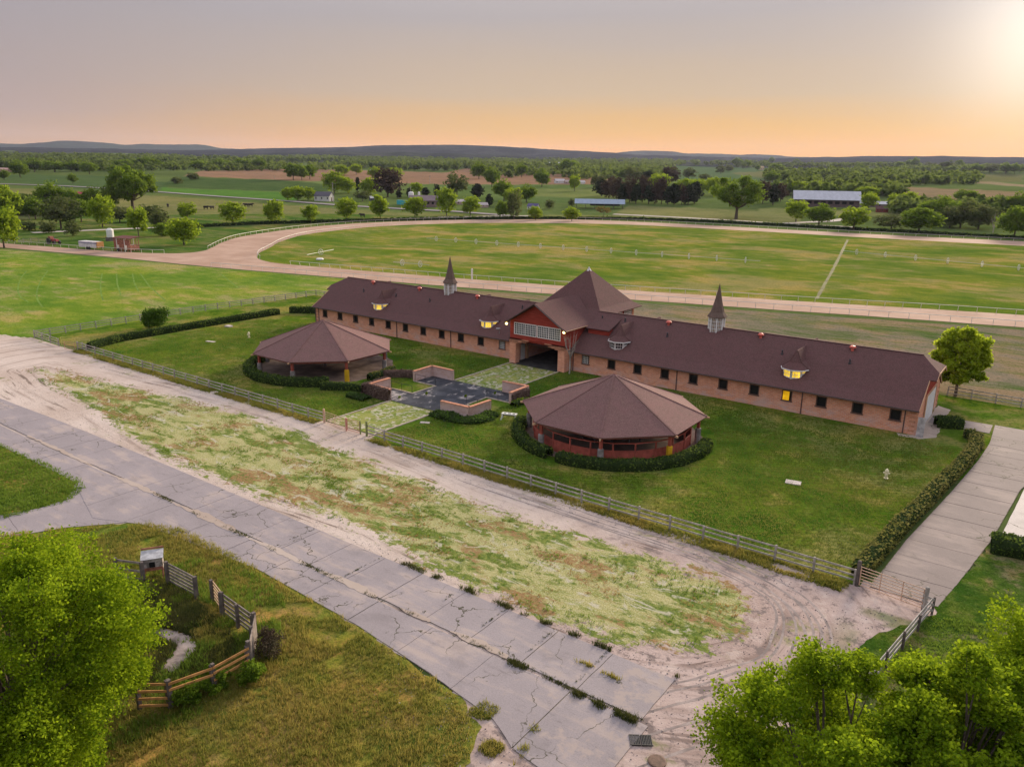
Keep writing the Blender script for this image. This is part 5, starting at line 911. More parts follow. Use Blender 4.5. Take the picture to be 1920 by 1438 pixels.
tufts('grass', MEADOW, 22000, .36, T_lush, 'greener taller grass inside and round the ranch pen', 2, lambda x, y, r: (np.hypot(x-pen_c[0], y-pen_c[1]) < 9) & ((sdist(x, y, BP) < 0) | (r.random(len(x)) < .12)) & (vn(x/1.1+9, y/1.1) > .4), w=.05)
tufts('grass', MEADOW_L, 16000, .2, T_lush, 'thick green grass of the left roadside triangle', 3, lambda x, y, r: (x > -85), w=.06)
tufts('weeds', VERGE, 8000, .14, T_lush, 'scattered green weeds on the sandy verge', 4, lambda x, y, r: r.random(len(x)) < ((vn(x/2.6, y/1.3)-.5)*2)*(vn(x/.7, y/.5)), w=.05)
tufts('weeds', VERGE, 3500, .1, T_dry, 'reddish dry weeds on the sandy verge', 5, lambda x, y, r: r.random(len(x)) < (vn(x/3+30, y/1.4)-.5)*1.6, w=.045)
tufts('weeds', [(-111,48.3),(-60.5,48.5),(-60.5,49.9),(-111,49.9)], 6000, .22, T_mead, 'rough grass under the left part of the front fence', 6, lambda x, y, r: r.random(len(x)) < (vn(x/1.6, y/1.4)-.1)*1.1, w=.06)
tufts('weeds', [(-53,48.4),(-26,47.9),(-8.8,47.4),(-8.5,49.5),(-53,49.6)], 8000, .22, T_mead, 'rough grass under the right part of the front fence', 7, lambda x, y, r: r.random(len(x)) < (vn(x/1.6, y/1.1)-.1)*1.1, w=.055)
tufts('weeds', [(-60,29.15),(-14,29.0),(-13,29.5),(-60,29.6)], 2600, .12, T_dark, 'weeds growing along the crack between the road lanes', 8, lambda x, y, r: r.random(len(x)) < (vn(x/1.3, y)-.5+.3*(x > -24))*1.4, w=.05)
tufts('weeds', [(-34,33.1),(-13.6,33.1),(-13.2,33.6),(-34,33.7)], 1300, .2, T_dark, 'weeds along the upper edge of the concrete road', 9, lambda x, y, r: r.random(len(x)) < (vn(x/.7, y*0)-.5)*1.6, w=.05)
tufts('weeds', [(-6.5,38),(-3.9,48),(4,52),(14,40),(6,26),(-8,24)], 22000, .12, T_lush, 'grass of the rough lawn at the lower right', 10, lambda x, y, r: vn(x/1.2, y/1.2)+.4*vn(x/4, y/4) > .45, w=.05)
for xj in (-41.8, -34.9, -28.0, -24.4, -20.9, -17.4): tufts('weeds', [(xj-.12,29.6),(xj+.12,29.6),(xj+.16,33.2),(xj-.1,33.2)], 120, .08, T_dark, 'weeds in a joint of the upper road lane near x %d m' % abs(xj) if 0 else 'dark weeds in a joint of the upper road lane', int(-xj*3), lambda x, y, r: r.random(len(x)) < vn(x*0+3+xj, y/.8)-.2, w=.05, spread=.06, z=.04)
tufts('weeds', [(-19,31.3),(-13.4,31.1),(-13.4,31.4),(-19,31.6)], 700, .16, T_mead, 'line of weeds splitting the end of the upper road lane', 61, lambda x, y, r: r.random(len(x)) < (vn(x/.55+4, y*0)-.42)*2.2, w=.05, z=.05)
tufts('weeds', [(-22,28.9),(-12.8,28.7),(-12.8,29.2),(-22,29.5)], 1500, .2, T_dark, 'dense weeds between the lanes near the drain grate', 62, lambda x, y, r: r.random(len(x)) < (vn(x/.6+9, y*0)-.38)*2.0, w=.05, z=.05)
tufts('weeds', [(-20.5,20),(-16.5,20),(-16.5,26),(-20.5,26)], 1400, .2, T_mead, 'ragged weeds where the meadow meets the broken road end', 11, lambda x, y, r: vn(x/.9, y/.9) > .5, w=.05)

tufts('weeds', [tuple(at(x, y)[:2]) for x, y in ((250,1085),(330,1095),(400,1150),(455,1200),(445,1240),(330,1290),(250,1310))], 7000, .3, T_dark, 'dark overgrown weeds inside the ranch pen', 63, lambda x, y, r: ((sdist(x, y, BP) < 0) & (r.random(len(x)) < vn(x/.9, y/.9)*1.3-.2)), w=.05)
for o in D.objects:
    if o.get('label') == 'dark weeds in a joint of the upper road lane': o['group'] = 'weeds in the road joints'
T_lawn = leaf_mat('lawn blades', (.05, .125, .010), (.12, .195, .018), (.27, .26, .065), .4, .12)
LAWN = [(-111,50.5),(-60.6,50),(-53,50.2),(-9.4,50),(-8.2,58),(-7.2,70),(-6.4,82),(-11,83.2),(-101,83.2),(-111.5,80)]
tufts('grass', LAWN, 52000, .10, T_lawn, 'blades of the mown lawn in front of the barn', 70, lambda x, y, r: (np.hypot(x+35, y-65) > 10.2) & (np.hypot(x+77.9, y-65) > 10.2) & ~((np.abs(x+56.5) < 7.5) & (y > 59) & (y < 71)) & ~((np.abs(x+56.3) < 4.1)) & (r.random(len(x)) < np.clip(1.2+x/140, .3, 1)), blades=3, w=.08, spread=.2)
def pebbles(name, poly, n, smin, smax, m, label, seed, mask=None):
    rng = np.random.default_rng(seed); P = np.array(poly); lo, hi = P.min(0), P.max(0); X = rng.uniform(lo[0], hi[0], n*5); Y = rng.uniform(lo[1], hi[1], n*5); k = sdist(X, Y, poly) > 0
    if mask: k &= mask(X, Y, rng)
    X, Y = X[k][:n], Y[k][:n]; m_ = len(X); r = smin+(smax-smin)*rng.random(m_)**3; o = np.array([(1, 0, 0), (0, 1, 0), (-1, 0, 0), (0, -1, 0), (0, 0, .7), (0, 0, -.3)])
    v = (np.stack([X, Y, np.full(m_, .02)], 1)[:, None]+o[None]*r[:, None, None]*(.7+.6*rng.random((m_, 6, 1)))).reshape(-1, 3); f = np.array([(0, 1, 4), (1, 2, 4), (2, 3, 4), (3, 0, 4), (1, 0, 5), (2, 1, 5), (3, 2, 5), (0, 3, 5)]); f = (np.arange(m_)[:, None, None]*6+f[None]).reshape(-1, 3)
    tag(link(name, np_mesh(name, v, f, m)), label, 'gravel', kind='stuff')
pebbles('gravel', [(-26,22),(-10,16),(-7,34),(-5,47),(-14,47),(-12,40),(-14,34),(-26,33.4)], 4500, .012, .055, plain('stones', (.34, .28, .26), .9, .1, .4, 1), 'loose stones and clods on the sandy yard near the right gate', 80, lambda x, y, r: r.random(len(x)) < vn(x/1.5, y/1.5))
pebbles('gravel', [(-100,33.4),(-13,33.2),(-13,34.2),(-60,34.4),(-100,38)], 3000, .012, .055, plain('pale stones', (.5, .43, .38), .9, .1, .4, 1), 'loose pale stones along the upper edge of the road', 81)
pebbles('gravel', [(-100,46.3),(-60,47.6),(-30,46),(-12,46.4),(-12,48.2),(-60,49),(-100,48.8)], 3000, .012, .055, plain('grey stones', (.4, .34, .31), .9, .1, .4, 1), 'loose stones along the track below the front fence', 82)

# ------------------------------------------------------------------ ranch pen in the foreground
M_orange = plain('orange stained rail', (.50, .25, .09), .8, .15, .25, 3); M_board = plain('grey brown pen board', (.24, .20, .18), .9, .1, .4, 2.5); M_peach2 = plain('peach pen rail', (.58, .38, .24), .7, .2, .2, 3)
def pen_panel(a, b, label, n, m, h=1.5, mp=M_woodd, posts=2, drop=0, zl=.25, vert=False, bh=.13):
    t = empty('pen_panel', (*a[:2], 0), 0, label, 'fence', 'board panels of the ranch pen'); A, B = Vector((0, 0, 0)), Vector((b[0]-a[0], b[1]-a[1], 0)); nrm = Vector((-(B-A).y, (B-A).x, 0)).normalized()*.09
    for k in range(posts): q = A.lerp(B, (.02+.96*k/(posts-1)) if posts > 1 else 0); r_ = random.uniform(.075, .1); MB().box(q.x-r_, q.x+r_, q.y-r_, q.y+r_, -.1, h+random.uniform(.03, .15)).build('post', mp, t)
    for j in range(n):
        z = zl+(h-.08-zl)*j/(n-1); e = Vector((0, 0, random.uniform(-.03, .03))); MB().bar(A+nrm+Vector((0, 0, z)), B+nrm+Vector((0, 0, z))+e, .045, bh, (0, 0, 1)).build('board', m, t)
    return t
pp = lambda x, y: at(x, y, 1.45)
pen_panel(pp(215,1050), pp(266,1056), 'two rail panel left of the rusty feeder box', 3, M_board, posts=2); pen_panel(pp(310,1056), pp(366,1085), 'grey slatted panel right of the rusty feeder box', 6, M_board)
pen_panel(pp(395,1089), pp(413,1113), 'open peach slatted gate panel of the ranch pen', 6, M_peach2, posts=2, bh=.09); pen_panel(pp(414,1114), pp(474,1157), 'grey slatted panel right of the peach gate panel', 5, M_board, posts=3)
pen_panel(pp(476,1158), pp(465,1213), 'tall dark plank panel at the right corner of the pen', 7, M_board, h=1.7, posts=3, bh=.2); pen_panel(pp(464,1213), pp(397,1250), 'orange railed panel below the tall corner of the pen', 3, M_orange, posts=2, zl=.75)
pen_panel(pp(397,1250), pp(314,1279), 'single orange top rail above the dark shrubs', 2, M_orange, posts=2, zl=1.05); pen_panel(pp(314,1279), pp(255,1281), 'four rail panel beside the big tree at lower left', 4, M_orange)
f0 = at(290, 1082); t = empty('feeder_box', (f0[0], f0[1], 0), 1.0, 'rusty white metal feeder box raised on legs in the pen fence', 'feeder'); M_rust = plain('rusty sheet metal', (.30, .12, .08), .7, .3, .5, 3)
MB().slab([(-.6,-.4,.75),(.6,-.4,.75),(.6,-.4,1.5),(-.6,-.4,1.5)], .05).slab([(.6,-.4,.75),(.6,.4,.75),(.6,.4,1.65),(.6,-.4,1.5)], .05).slab([(.6,.4,.75),(-.6,.4,.75),(-.6,.4,1.65),(.6,.4,1.65)], .05).slab([(-.6,.4,.75),(-.6,-.4,.75),(-.6,-.4,1.5),(-.6,.4,1.65)], .05).box(-.6,.6,-.4,.4,.7,.75).build('bin', plain('stained white metal', (.36, .31, .29), .5, .4, .6, 3.5), t)
MB().slab([(-.66,-.46,1.52),(.66,-.46,1.52),(.66,.5,1.72),(-.66,.5,1.72)], .04).build('lid', plain('pale lid', (.42, .41, .42), .4, .5, .3, 3), t); MB().box(-.18,.16,-.47,-.45,.95,1.3).build('hatch', M_dark, t); MB().box(-.6,.6,-.47,-.455,.72,.93).build('rusty_band', M_rust, t); MB().bar((-.66,.55,1.8),(.66,.55,1.8),.06,.1).build('top_bar', M_rust, t)
for sx in (-.55, .55):
    for sy in (-.36, .36): MB().box(sx-.04, sx+.04, sy-.04, sy+.04, -.05, .72).build('leg', M_rust, t)

# ------------------------------------------------------------------ small things on the lawn and the yard
def hydrant(px, py, label):
    p = at(px, py); t = empty('fire_hydrant', (p[0], p[1], 0), 0, label, 'hydrant'); m = plain('cream hydrant paint', (.75, .66, .42), .5, .4, .1, 4)
    MB().lathe((0, 0, 0), [(.2, 0), (.2, .06), (.13, .08), (.13, .62), (.18, .64), (.17, .72), (.1, .84), (.04, .9)], 10).build('barrel', m, t); MB().tube([(-.27, 0, .5), (.27, 0, .5)], .075, 8).build('side_outlets', m, t); MB().tube([(0, -.26, .45), (0, 0, .45)], .09, 8).build('front_outlet', m, t)
hydrant(467, 633, 'pale yellow fire hydrant on the lawn left of the left pavilion'); hydrant(1661, 897, 'pale yellow fire hydrant on the lawn near the long right hedge')
def cover(name, x, y, w, d, rz, m, label, z=.06, h=.06): tag(MB().box(-w/2, w/2, -d/2, d/2, -h, h).build(name, m, None, (x, y, z-h+.02), rz), label, 'cover')
M_cov = plain('pale concrete cover', (.52, .45, .42), .9, .1, .2, 3)
cover('utility_cover', -16.7, 63.7, 1.25, .85, .2, M_cov, 'square concrete utility cover on the right lawn'); P_ = at(395, 641); cover('utility_cover', P_[0], P_[1], 1.5, .5, .3, M_cov, 'flat pale concrete cover on the left lawn'); P_ = at(429, 613); cover('utility_cover', P_[0], P_[1], 1.1, .8, .1, M_cov, 'small raised concrete cover beside the long left hedge', .2, .12); P_ = at(797, 793); cover('paving_stone', P_[0], P_[1], 1.0, .45, .5, M_cov, 'loose pale slab beside the front mossy path')
P_ = at(1201, 1389); t = empty('drain_grate', (P_[0], P_[1], .06), .6, 'black two part drain grate in the sand beside the road end', 'drain grate')
for x0 in (-.52, .02):
    g = MB().box(x0, x0+.5, -.32, .32, -.03, -.01).build('panel', M_black, t); b = MB()
    for k in range(7): b.box(x0+.02+k*.074, x0+.05+k*.074, -.3, .3, -.01, .03)
    b.box(x0, x0+.5, -.34, -.3, -.03, .03).box(x0, x0+.5, .3, .34, -.03, .03); b.build('bars', M_black, g)
P_ = at(1232, 1428); tag(MB().lathe((P_[0], P_[1], .02), [(.42, 0), (.42, .04), (.36, .05)], 16).build('manhole_cover', plain('rusty iron cover', (.12, .07, .05), .7, .3, .4, 6)), 'round rusty manhole cover in the sand below the drain grate', 'cover')
P_ = at(955, 787); t = empty('mounting_bench', (P_[0], P_[1], 0), .35, 'small white bench with three holes in its top on the grass', 'bench'); g = MB()
g.box(-.8, .8, -.28, -.17, .62, .7).box(-.8, .8, .17, .28, .62, .7)
for x0, x1 in ((-.8, -.62), (-.33, -.18), (.18, .33), (.62, .8)): g.box(x0, x1, -.17, .17, .62, .7)
g.build('seat', M_white, t); MB().box(-.75, .75, -.16, .16, .5, .52).build('dark_panel', M_dark, t)  # near-black panel beneath the holes of the seat
for sx in (-1, 1):
    for sy in (-1, 1): MB().bar((sx*.68, sy*.2, .62), (sx*.82, sy*.36, 0), .09, .09).build('leg', M_white, t)
for i, (x, y) in enumerate(((-60.0,60.6),(-58.6,63.6),(-54.5,65.7),(-52.6,68.8))): bush(x, y, .16, .2, L_near, ['tiny weed in a pale patch at the front of the black court', 'tiny weed in a pale patch left of the court centre', 'tiny weed in a pale patch right of the court centre', 'tiny weed in a pale patch at the back of the black court'][i], 5, .07, 60+i, 'weed', (8, 8))

# ------------------------------------------------------------------ track rails
M_rail = plain('white track rail', (.62, .59, .54), .5, .3, .1, 3)
def track_rail(path, sp, label, h=1.05, out=0, r=.05):
    P = np.array(path, float); seg = np.hypot(*(P[1:]-P[:-1]).T); S_ = np.concatenate([[0], np.cumsum(seg)]); n = int(S_[-1]/sp); s = np.linspace(0, S_[-1], n+1); X, Y = np.interp(s, S_, P[:, 0]), np.interp(s, S_, P[:, 1]); o = (X[0], Y[0], 0)
    t = empty('track_rail', o, 0, label, 'rail', 'white rails of the race track'); me = MB().tube([(0, 0, 0), (0, out, h)], r, 5).mesh('post', M_rail)
    for i in range(n+1):
        j = min(i, n-1); ang = math.atan2(Y[j+1]-Y[j], X[j+1]-X[j]); link('post', me, t, (X[i]-o[0], Y[i]-o[1], 0), ang)
    off = []
    for i in range(n+1): j = min(i, n-1); a = math.atan2(Y[j+1]-Y[j], X[j+1]-X[j]); off.append((X[i]-o[0]-math.sin(a)*out, Y[i]-o[1]+math.cos(a)*out, h))
    MB().tube(off, r*1.1, 5).build('top_rail', M_rail, t)
inn = [p for p in INs if p[0] < 40]; k0 = min(range(len(INs)), key=lambda i: math.dist(INs[i], (-171.4, 129.8)))
track_rail(INs[:k0], 3.2, 'white inner rail of the track straight behind the barn', out=.25); track_rail(INs[k0+4:k0+45], 4.2, 'white inner rail round the bend and back stretch of the track', out=-.25)
ko = [p for p in OUTs if p[0] > -182]; track_rail([(x, y+.4) for x, y in ko], 3.3, 'row of white posts along the barn side of the track straight'); kc = min(range(len(CHs)), key=lambda i: math.dist(CHs[i], (-215, 137)))
track_rail(CHs[kc:], 4.3, 'white outer rail round the left bend of the track', h=1.1); track_rail(CHs[2:kc-8], 3.4, 'short white rail beside the chute left of the bend')
def wheel_line(a, b, n, label):
    A, B = at(*a), at(*b); t = empty('irrigation_line', (A[0], A[1], 0), 0, label, 'irrigation line', 'irrigation wheel lines on the infield'); d = Vector((B[0]-A[0], B[1]-A[1], 0)); MB().tube([(0, 0, .8), tuple(d+Vector((0, 0, .8)))], .055, 5).build('pipe', M_rail, t); ang = math.atan2(d.y, d.x)
    w = MB(); 
    for k in range(12): w.bar((0, .8*math.cos(k*math.tau/12), .8*math.sin(k*math.tau/12)), (0, .8*math.cos((k+1)*math.tau/12), .8*math.sin((k+1)*math.tau/12)), .1, .1)
    for k in range(3): w.bar((0, .8*math.cos(k*math.pi/3), .8*math.sin(k*math.pi/3)), (0, -.8*math.cos(k*math.pi/3), -.8*math.sin(k*math.pi/3)), .05, .05)
    me = w.mesh('wheel', M_rail)
    for k in range(n): q = d*((k+.5)/n); link('wheel', me, t, (q.x, q.y, .82), ang)
wheel_line((800,451), (1425,495), 14, 'long thin white irrigation pipe on wheels across the infield'); wheel_line((1580,475), (1945,511), 6, 'irrigation pipe on wheels at the right of the infield'); wheel_line((738,497), (805,503), 2, 'short irrigation pipe on the infield behind the left spire'); wheel_line((576,483), (626,473), 1, 'slanting short irrigation pipe near the track bend')
p = at(885, 525); t = empty('marker_pole', (p[0], p[1], 0), 0, 'white striped marker pole on the inner side of the track', 'pole'); MB().box(-.14, .14, -.14, .14, 0, 2.6).build('pole', M_white, t)
for k in range(3): MB().box(-.22, .22, -.17, .17, 1.0+k*.6, 1.12+k*.6).build('band', M_rail, t)
P_ = at(600, 488); tag(MB().lathe((P_[0], P_[1], .02), [(.9, 0), (1.1, .25), (.9, .5), (.3, .55)], 10).build('water_trough', M_white), 'white round water trough on the infield near the bend', 'trough')

# ------------------------------------------------------------------ things at the far left by the chute
def facing(px, py): p = at(px, py); return p, float((p-CAM)@FW)/F, math.atan2(-p[0], p[1])
p, u, a = facing(172, 467); t = empty('cargo_trailer', p, .22, 'long white trailer parked beside the track chute at the far left', 'trailer'); L = 45*u*1.1
MB().box(-L/2, L/2, -1.1, 1.1, .55, 2.3).build('body', plain('worn white trailer paint', (.6, .57, .58), .5, .4, .25, .8), t); MB().box(-L/2, L/2, -1.13, -1.1, 1.75, 1.95).build('stripe', plain('blue stripe', (.12, .13, .28), .5, .4), t); MB().bar((L/2, 0, .7), (L/2+1.2, 0, .6), .15, .1).build('drawbar', M_black, t)
for sx in (-.45, .45): MB().tube([(sx, -1.15, .4), (sx, -.9, .4)], .4, 12).build('wheel', M_black, t)
MB().box(L/2-.5, L/2+.02, -1.12, 1.12, .56, 2.31).build('end_panel', M_orange, t)
p, u, a = facing(239, 471); t = empty('starting_gate', p, .22, 'rusty brown starting gate frame with white supports beside the chute', 'starting gate'); L = 40*u
MB().slab([(-L/2-.4, -2, 3.9), (L/2+.4, -2, 3.9), (L/2+.4, 2, 4.3), (-L/2-.4, 2, 4.3)], .12).build('roof', plain('dark red roof', (.13, .04, .035), .8), t)
MB().box(-L/2, L/2, -1.6, -1.45, 1.9, 3.5).build('header_panel', M_rust, t)
for k in range(7): x = -L/2+L*k/6; MB().box(x-.09, x+.09, -1.7, -1.5, 0, 3.7).box(x-.07, x+.07, 1.45, 1.6, 0, 3.8).box(x-.05, x+.05, -1.5, 1.45, .5, 1.9).build('stall_divider', M_white if k % 3 == 1 else M_rust, t)
MB().tube([(-L*.25, -1.8, .5), (-L*.25, -1.4, .5)], .5, 12).build('wheel', M_black, t)
p, u, a = facing(208, 452); t = empty('tank', p, .1, 'white upright tank on a dark stand behind the starting gate', 'tank'); MB().lathe((0, 0, 0), [(1.0, 1.2), (1.1, 1.3), (1.1, 3.6), (.6, 4.1)], 12).build('vessel', M_white, t); MB().box(-1.1, 1.1, -1.1, 1.1, 0, 1.2).build('stand', M_woodd, t)
p, u, a = facing(101, 458); t = empty('tractor', p, .2, 'old red tractor with harrow parked at the far left', 'tractor'); MB().box(-.6, 1.9, -.45, .45, .9, 1.6).build('bonnet', plain('faded red paint', (.35, .08, .08), .6), t); MB().box(-1.6, -.5, -.6, .6, .9, 2.4).build('cab', M_rust, t)
for x, r in ((-1.1, .95), (1.5, .55)):
    for y in (-.9, .9): MB().tube([(x, y-.2, r), (x, y+.2, r)], r, 14).build('wheel', M_black, t)
for i, (px0, px1, py0, py1, lab) in enumerate(((30, 88, 455, 458, 'low pipe fence panels in front of the tractor'),)):
    A, B = at(px0, py0), at(px1, py1); plank_fence([(A[0], A[1]), (B[0], B[1])], lab, sp=3, h=1.5, rails=4, name='pipe_fence', bh=.06)

# ------------------------------------------------------------------ distant buildings, poles, cattle
def wall_c(c): return plain('far wall', c, .8, .1, .12, .6, fine=3)
def house(px, py, wp, hp, wc, rc, label, name='house', cat='house', rot=.35, deep=.6, roof=.45, windows=3, open_=False):
    p, u, a = facing(px, py); w = wp*u; h = hp*u; d = w*deep; t = empty(name, p, YAW*-1*0+math.atan2(p[1], p[0])-math.pi/2+rot, label, cat); hw = h*(1-roof); W_, R_ = wall_c(wc), plain('far roof', rc, .6, .25, .1, .5, fine=3)
    if not open_:
        m = MB().box(-w/2, w/2, -d/2, d/2, -.5, hw); m.slab([(-w/2, -d/2, hw), (-w/2, 0, h*.98), (-w/2, d/2, hw)], .1).slab([(w/2, -d/2, hw), (w/2, d/2, hw), (w/2, 0, h*.98)], .1); wl = m.build('wall', W_, t)
        for k in range(windows): x = -w*.38+w*.76*k/max(1, windows-1); MB().box(x-w*.035, x+w*.035, -d/2-.05, -d/2-.01, hw*.38, hw*.78).build('window', M_dark, t)
        MB().box(w/2+.01, w/2+.05, -d*.1, d*.1, 0, hw*.7).build('door', M_frame, t)
    else:
        for k in range(6):
            for y in (-d/2+.2, d/2-.2): x = -w/2+.3+(w-.6)*k/5; MB().box(x-.12, x+.12, y-.12, y+.12, -.3, hw).build('post', M_woodd, t)
        MB().box(-w*.2, w*.42, -d*.3, d*.3, hw*.55, hw*.95).build('dark_block', M_dark, t)  # near-black block hung between the posts below the roof
    e = w*.03; MB().slab([(-w/2-e, -d/2-e, hw-.1), (w/2+e, -d/2-e, hw-.1), (w/2+e, 0, h), (-w/2-e, 0, h)], .18).build('roof', R_, t); MB().slab([(w/2+e, d/2+e, hw-.1), (-w/2-e, d/2+e, hw-.1), (-w/2-e, 0, h), (w/2+e, 0, h)], .18).build('roof', R_, t); return t
WH, GR, PK = (.62, .6, .58), (.3, .3, .33), (.42, .3, .28)
house(608, 377, 31, 17, WH, (.09, .08, .10), 'white gabled house with dark roof left of the farmstead trees', rot=-.5); house(700, 376, 14, 8, (.1, .1, .12), WH, 'small black and white shed under the purple brown tree', 'shed', 'shed')
house(797, 387, 56, 20, (.22, .15, .15), (.2, .14, .15), 'low dark roofed farmhouse in the middle of the farmstead', rot=.1, windows=6); house(859, 383, 24, 9, PK, (.55, .46, .45), 'low pink house right of the columnar evergreen', rot=.1); house(904, 389, 20, 9, PK, (.5, .42, .42), 'small pinkish outbuilding by the dark cone tree', 'shed', 'shed'); house(1000, 393, 20, 11, WH, (.10, .08, .2), 'white shed with purple blue roof right of the bright farmstead trees', 'shed', 'shed', rot=-.4)
p, u, a = facing(755, 384); tag(MB().box(-22*u/2, 22*u/2, -1.2, 1.2, 0, 8*u).build('shipping_container', plain('turquoise paint', (.05, .38, .45), .5, .4), None, p, .1), 'turquoise container in front of the farmstead', 'container')
for px, lab in ((771, 'wider white water tank above the farmhouse roof'), (786, 'narrow white water tank right of the wider one')):
    p, u, a = facing(px, 383); r_ = (5 if px == 771 else 2.2)*u; t = empty('water_tank', p, 0, lab, 'tank'); MB().lathe((0, 0, 0), [(r_, 10*u), (r_, 21*u), (r_*.5, 22.5*u)], 12).build('vessel', M_white, t); MB().lathe((0, 0, 0), [(r_*.8, 0), (r_*.8, 10*u)], 6).build('stand', M_woodd, t)
house(1124, 391, 88, 17, GR, (.30, .36, .46), 'open sided hay shed with pale blue metal roof', 'hay_shed', 'shed', rot=.02, deep=.28, roof=.45, open_=True)
house(1547, 387, 112, 28, (.14, .10, .10), (.5, .5, .55), 'long barn with wide pale metal roof among trees at the right', 'long_barn', 'barn', rot=.12, deep=.34, roof=.55, windows=8)
house(1612, 387, 20, 10, (.3, .28, .3), (.55, .55, .6), 'small white roofed shed beside the long barn', 'shed', 'shed', rot=.1); house(1648, 388, 34, 10, (.2, .15, .15), (.58, .56, .58), 'wide white roofed shed right of the long barn', 'shed', 'shed', rot=.1); house(1653, 398, 20, 11, (.22, .06, .05), (.12, .05, .05), 'small dark red shed in front of the white roofed sheds', 'shed', 'shed', rot=.1)
house(148, 373, 20, 13, (.35, .05, .08), (.33, .03, .07), 'red roofed barn behind the thicket at the far left', 'red_barn', 'barn', rot=.3); house(188, 317, 11, 10, (.5, .42, .42), (.45, .38, .4), 'pale house between trees at the far left'); house(58, 301, 9, 7, WH, WH, 'tiny white house on the far left slope'); house(10, 300, 20, 6, WH, (.5, .48, .5), 'wide pale house at the left edge of the far slope'); house(270, 297, 8, 6, WH, WH, 'tiny white house above the far left pasture'); house(14, 322, 24, 7, (.5, .3, .26), (.5, .3, .26), 'pinkish low house at the left edge'); house(66, 302, 22, 5, (.35, .27, .24), (.35, .27, .24), 'low brown barn on the far left slope', 'barn', 'barn')
house(941, 312, 17, 8, WH, WH, 'white house in the woods left of the other one'); house(1040, 315, 22, 10, WH, (.6, .58, .6), 'larger white house in the woods above the brown field'); house(1049, 344, 18, 8, WH, (.55, .5, .5), 'white trailer home at the right end of the brown field', windows=2); house(1065, 345, 13, 7, (.4, .3, .27), (.45, .35, .32), 'tan trailer beside the white trailer home', windows=2); house(1091, 345, 11, 6, WH, (.6, .55, .55), 'small white trailer behind the lone bright tree', windows=2)
house(1231, 322, 9, 9, (.45, .36, .26), (.5, .4, .3), 'tan house on the far slope above the dark grove'); house(1427, 319, 9, 7, (.5, .38, .25), (.5, .36, .22), 'orange tan house on the right hand slope'); house(1778, 325, 7, 5, WH, WH, 'tiny white house on the far right fields'); house(1622, 323, 6, 6, WH, WH, 'tiny pale house in the trees of the right slope'); house(697, 324, 8, 5, WH, WH, 'tiny white house above the brown field trees')
def pole(px, py, hp, label):
    p, u, a = facing(px, py); t = empty('utility_pole', p, .4, label, 'utility pole'); h = hp*u; MB().tube([(0, 0, -.3), (0, 0, h)], [.22, .13], 6).build('pole', M_barkp, t); MB().box(-1.1, 1.1, -.08, .08, h*.9, h*.93).build('crossarm', M_bark, t)
pole(55, 411, 24, 'pale leaning utility pole in the left thicket'); pole(625, 379, 36, 'tall thin pole beside the white gabled house'); pole(770, 372, 22, 'thin white pole above the farmstead tanks'); pole(806, 345, 15, 'small utility pole on the brown field'); pole(515, 336, 7, 'short post at the lower edge of the brown field')
cowm = MB().tube([(-.95, 0, 1.05), (-.8, 0, 1.05), (-.3, 0, 1.0), (.4, 0, 1.02), (.85, 0, 1.12), (1.1, 0, 1.3), (1.45, 0, 1.15), (1.65, 0, .95)], [.2, .36, .42, .42, .36, .22, .17, .1], 8)
for sx in (-.7, .65):
    for sy in (-.2, .2): cowm.tube([(sx, sy, .95), (sx+.04, sy, .5), (sx, sy, 0)], [.15, .09, .06], 5)
cow0 = cowm.mesh('cow', plain('black hide', (.03, .025, .022), .8))
for (px, py), lab in zip(((315,389),(386,393),(398,393),(462,388),(470,388),(680,408),(699,396)), ('nearest the giant left oak', 'left one of the pair in the left paddock', 'right one of the pair in the left paddock', 'left one of the pair further right', 'right one of the pair further right', 'by the road below the bright tree', 'under the third tree of the track row')):
    p = at(px, py); o = link('cow', cow0, None, p, random.random()*6); o.scale = (1.35,)*3; tag(o, 'black cow grazing '+lab, 'cow', 'black cattle in the paddocks')

def ribbon(name, px, w, m, dz=.12, kind='structure', step=6):
    P = np.array(px, float); s = np.concatenate([[0], np.cumsum(np.hypot(*(P[1:]-P[:-1]).T))]); n = int(s[-1]/step); t = np.linspace(0, s[-1], n); W_ = at_many(np.interp(t, s, P[:, 0]), np.interp(t, s, P[:, 1]))
    T = np.stack([np.gradient(W_[:, 0]), np.gradient(W_[:, 1])], 1); T /= np.linalg.norm(T, axis=1, keepdims=True)+1e-9; N = np.stack([-T[:, 1], T[:, 0]], 1)*w/2; a, b = W_.copy(), W_.copy(); a[:, :2] += N; b[:, :2] -= N
    for q in (a, b): q[:, 2] = hgt(q[:, 0], q[:, 1])+dz
    i = np.arange(n-1); o = link(name, np_mesh(name, np.concatenate([a, b]), np.stack([i, i+n, i+n+1, i+1], 1), m))
    if kind: o['kind'] = kind
    return o, W_
M_lane = plain('pale gravel lane', (.42, .37, .33), .95, .05, .15, .1, fine=2)
ribbon('far_road', [(-20,345),(110,349),(200,354),(300,361),(420,370),(540,378),(640,386),(760,393),(860,398),(960,406)], 6, plain('grey far road', (.27, .24, .24), .9, .05, .1, .1, fine=2), .35)
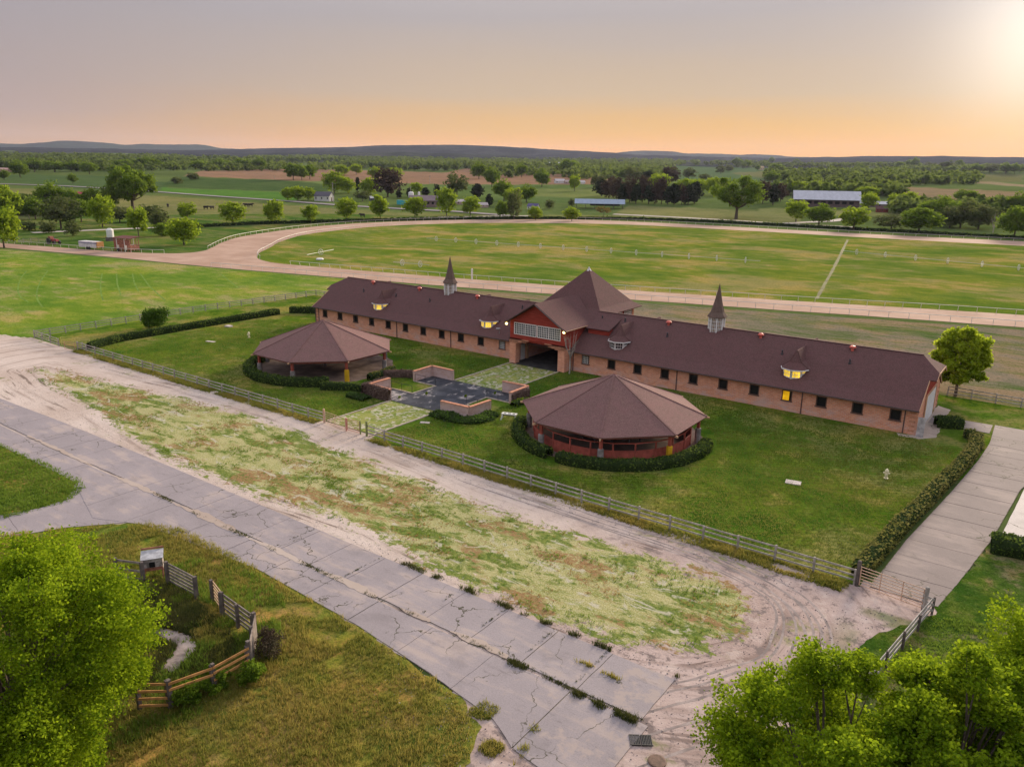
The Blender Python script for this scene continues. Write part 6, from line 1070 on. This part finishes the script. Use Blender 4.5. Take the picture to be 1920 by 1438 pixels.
ribbon('gravel_lane', [(60,437),(200,431),(330,426),(450,420),(560,415),(700,411),(850,407),(1000,405)], 5, M_lane, .1); ribbon('gravel_lane', [(1150,402),(1250,407),(1380,414),(1470,420),(1560,424),(1700,434),(1940,447)], 5, M_lane, .1); ribbon('gravel_lane', [(1455,424),(1480,419),(1560,415),(1600,409)], 6, M_lane, .14)
M_rut = plain('dark wheel rut', (.13, .21, .035), .95, .05, .3, .5)
za = lambda pts: [(x/3, 230+y/3) for x, y in pts]
for q in (za([(150,835),(120,870),(103,915),(100,950),(118,985),(160,1010)]), za([(268,835),(235,880),(212,930),(205,965),(212,1000),(240,1040)]), za([(575,850),(565,900),(568,960),(580,1000)]), za([(655,850),(660,910),(680,970)]), za([(790,850),(840,920),(900,975),(930,1000)]), za([(1240,850),(1290,890),(1340,930)]), za([(745,850),(755,900),(780,950)])): ribbon('wheel_ruts', q, .3, M_rut, .006, step=3)
_, W_ = ribbon('verge_strip', [(350,428),(480,421),(600,418),(720,414.5),(860,412),(1000,411),(1150,411.5),(1300,416),(1460,424),(1700,437),(1940,450)], 5, plain('rank grass', (.06, .09, .03), .95, .05, .3, .2, fine=2), .06)
hedge([(x, y) for x, y in W_[::4, :2]], 1.6, 1.3, L_hedge, 'low dark hedgerow between the gravel lane and the race track', .55, 1.6, 50, bump=.3, name='hedgerow')

# ------------------------------------------------------------------ haze
hz = MB().box(-13500, 13500, -13500, 13500, -2.0, 420).build('haze', None); hz['kind'] = 'stuff'; hz['label'] = 'thin evening haze over the whole countryside'; hz['category'] = 'haze'
hm = D.materials.new('haze'); hm.use_nodes = True; hm.node_tree.nodes.clear(); ho = hm.node_tree.nodes.new('ShaderNodeOutputMaterial'); hv = hm.node_tree.nodes.new('ShaderNodeVolumePrincipled'); hm.node_tree.links.new(hv.outputs[0], ho.inputs['Volume'])
hv.inputs['Color'].default_value = (.70, .74, 1.0, 1); hv.inputs['Density'].default_value = .000029; hv.inputs['Anisotropy'].default_value = .2; hz.data.materials.append(hm)
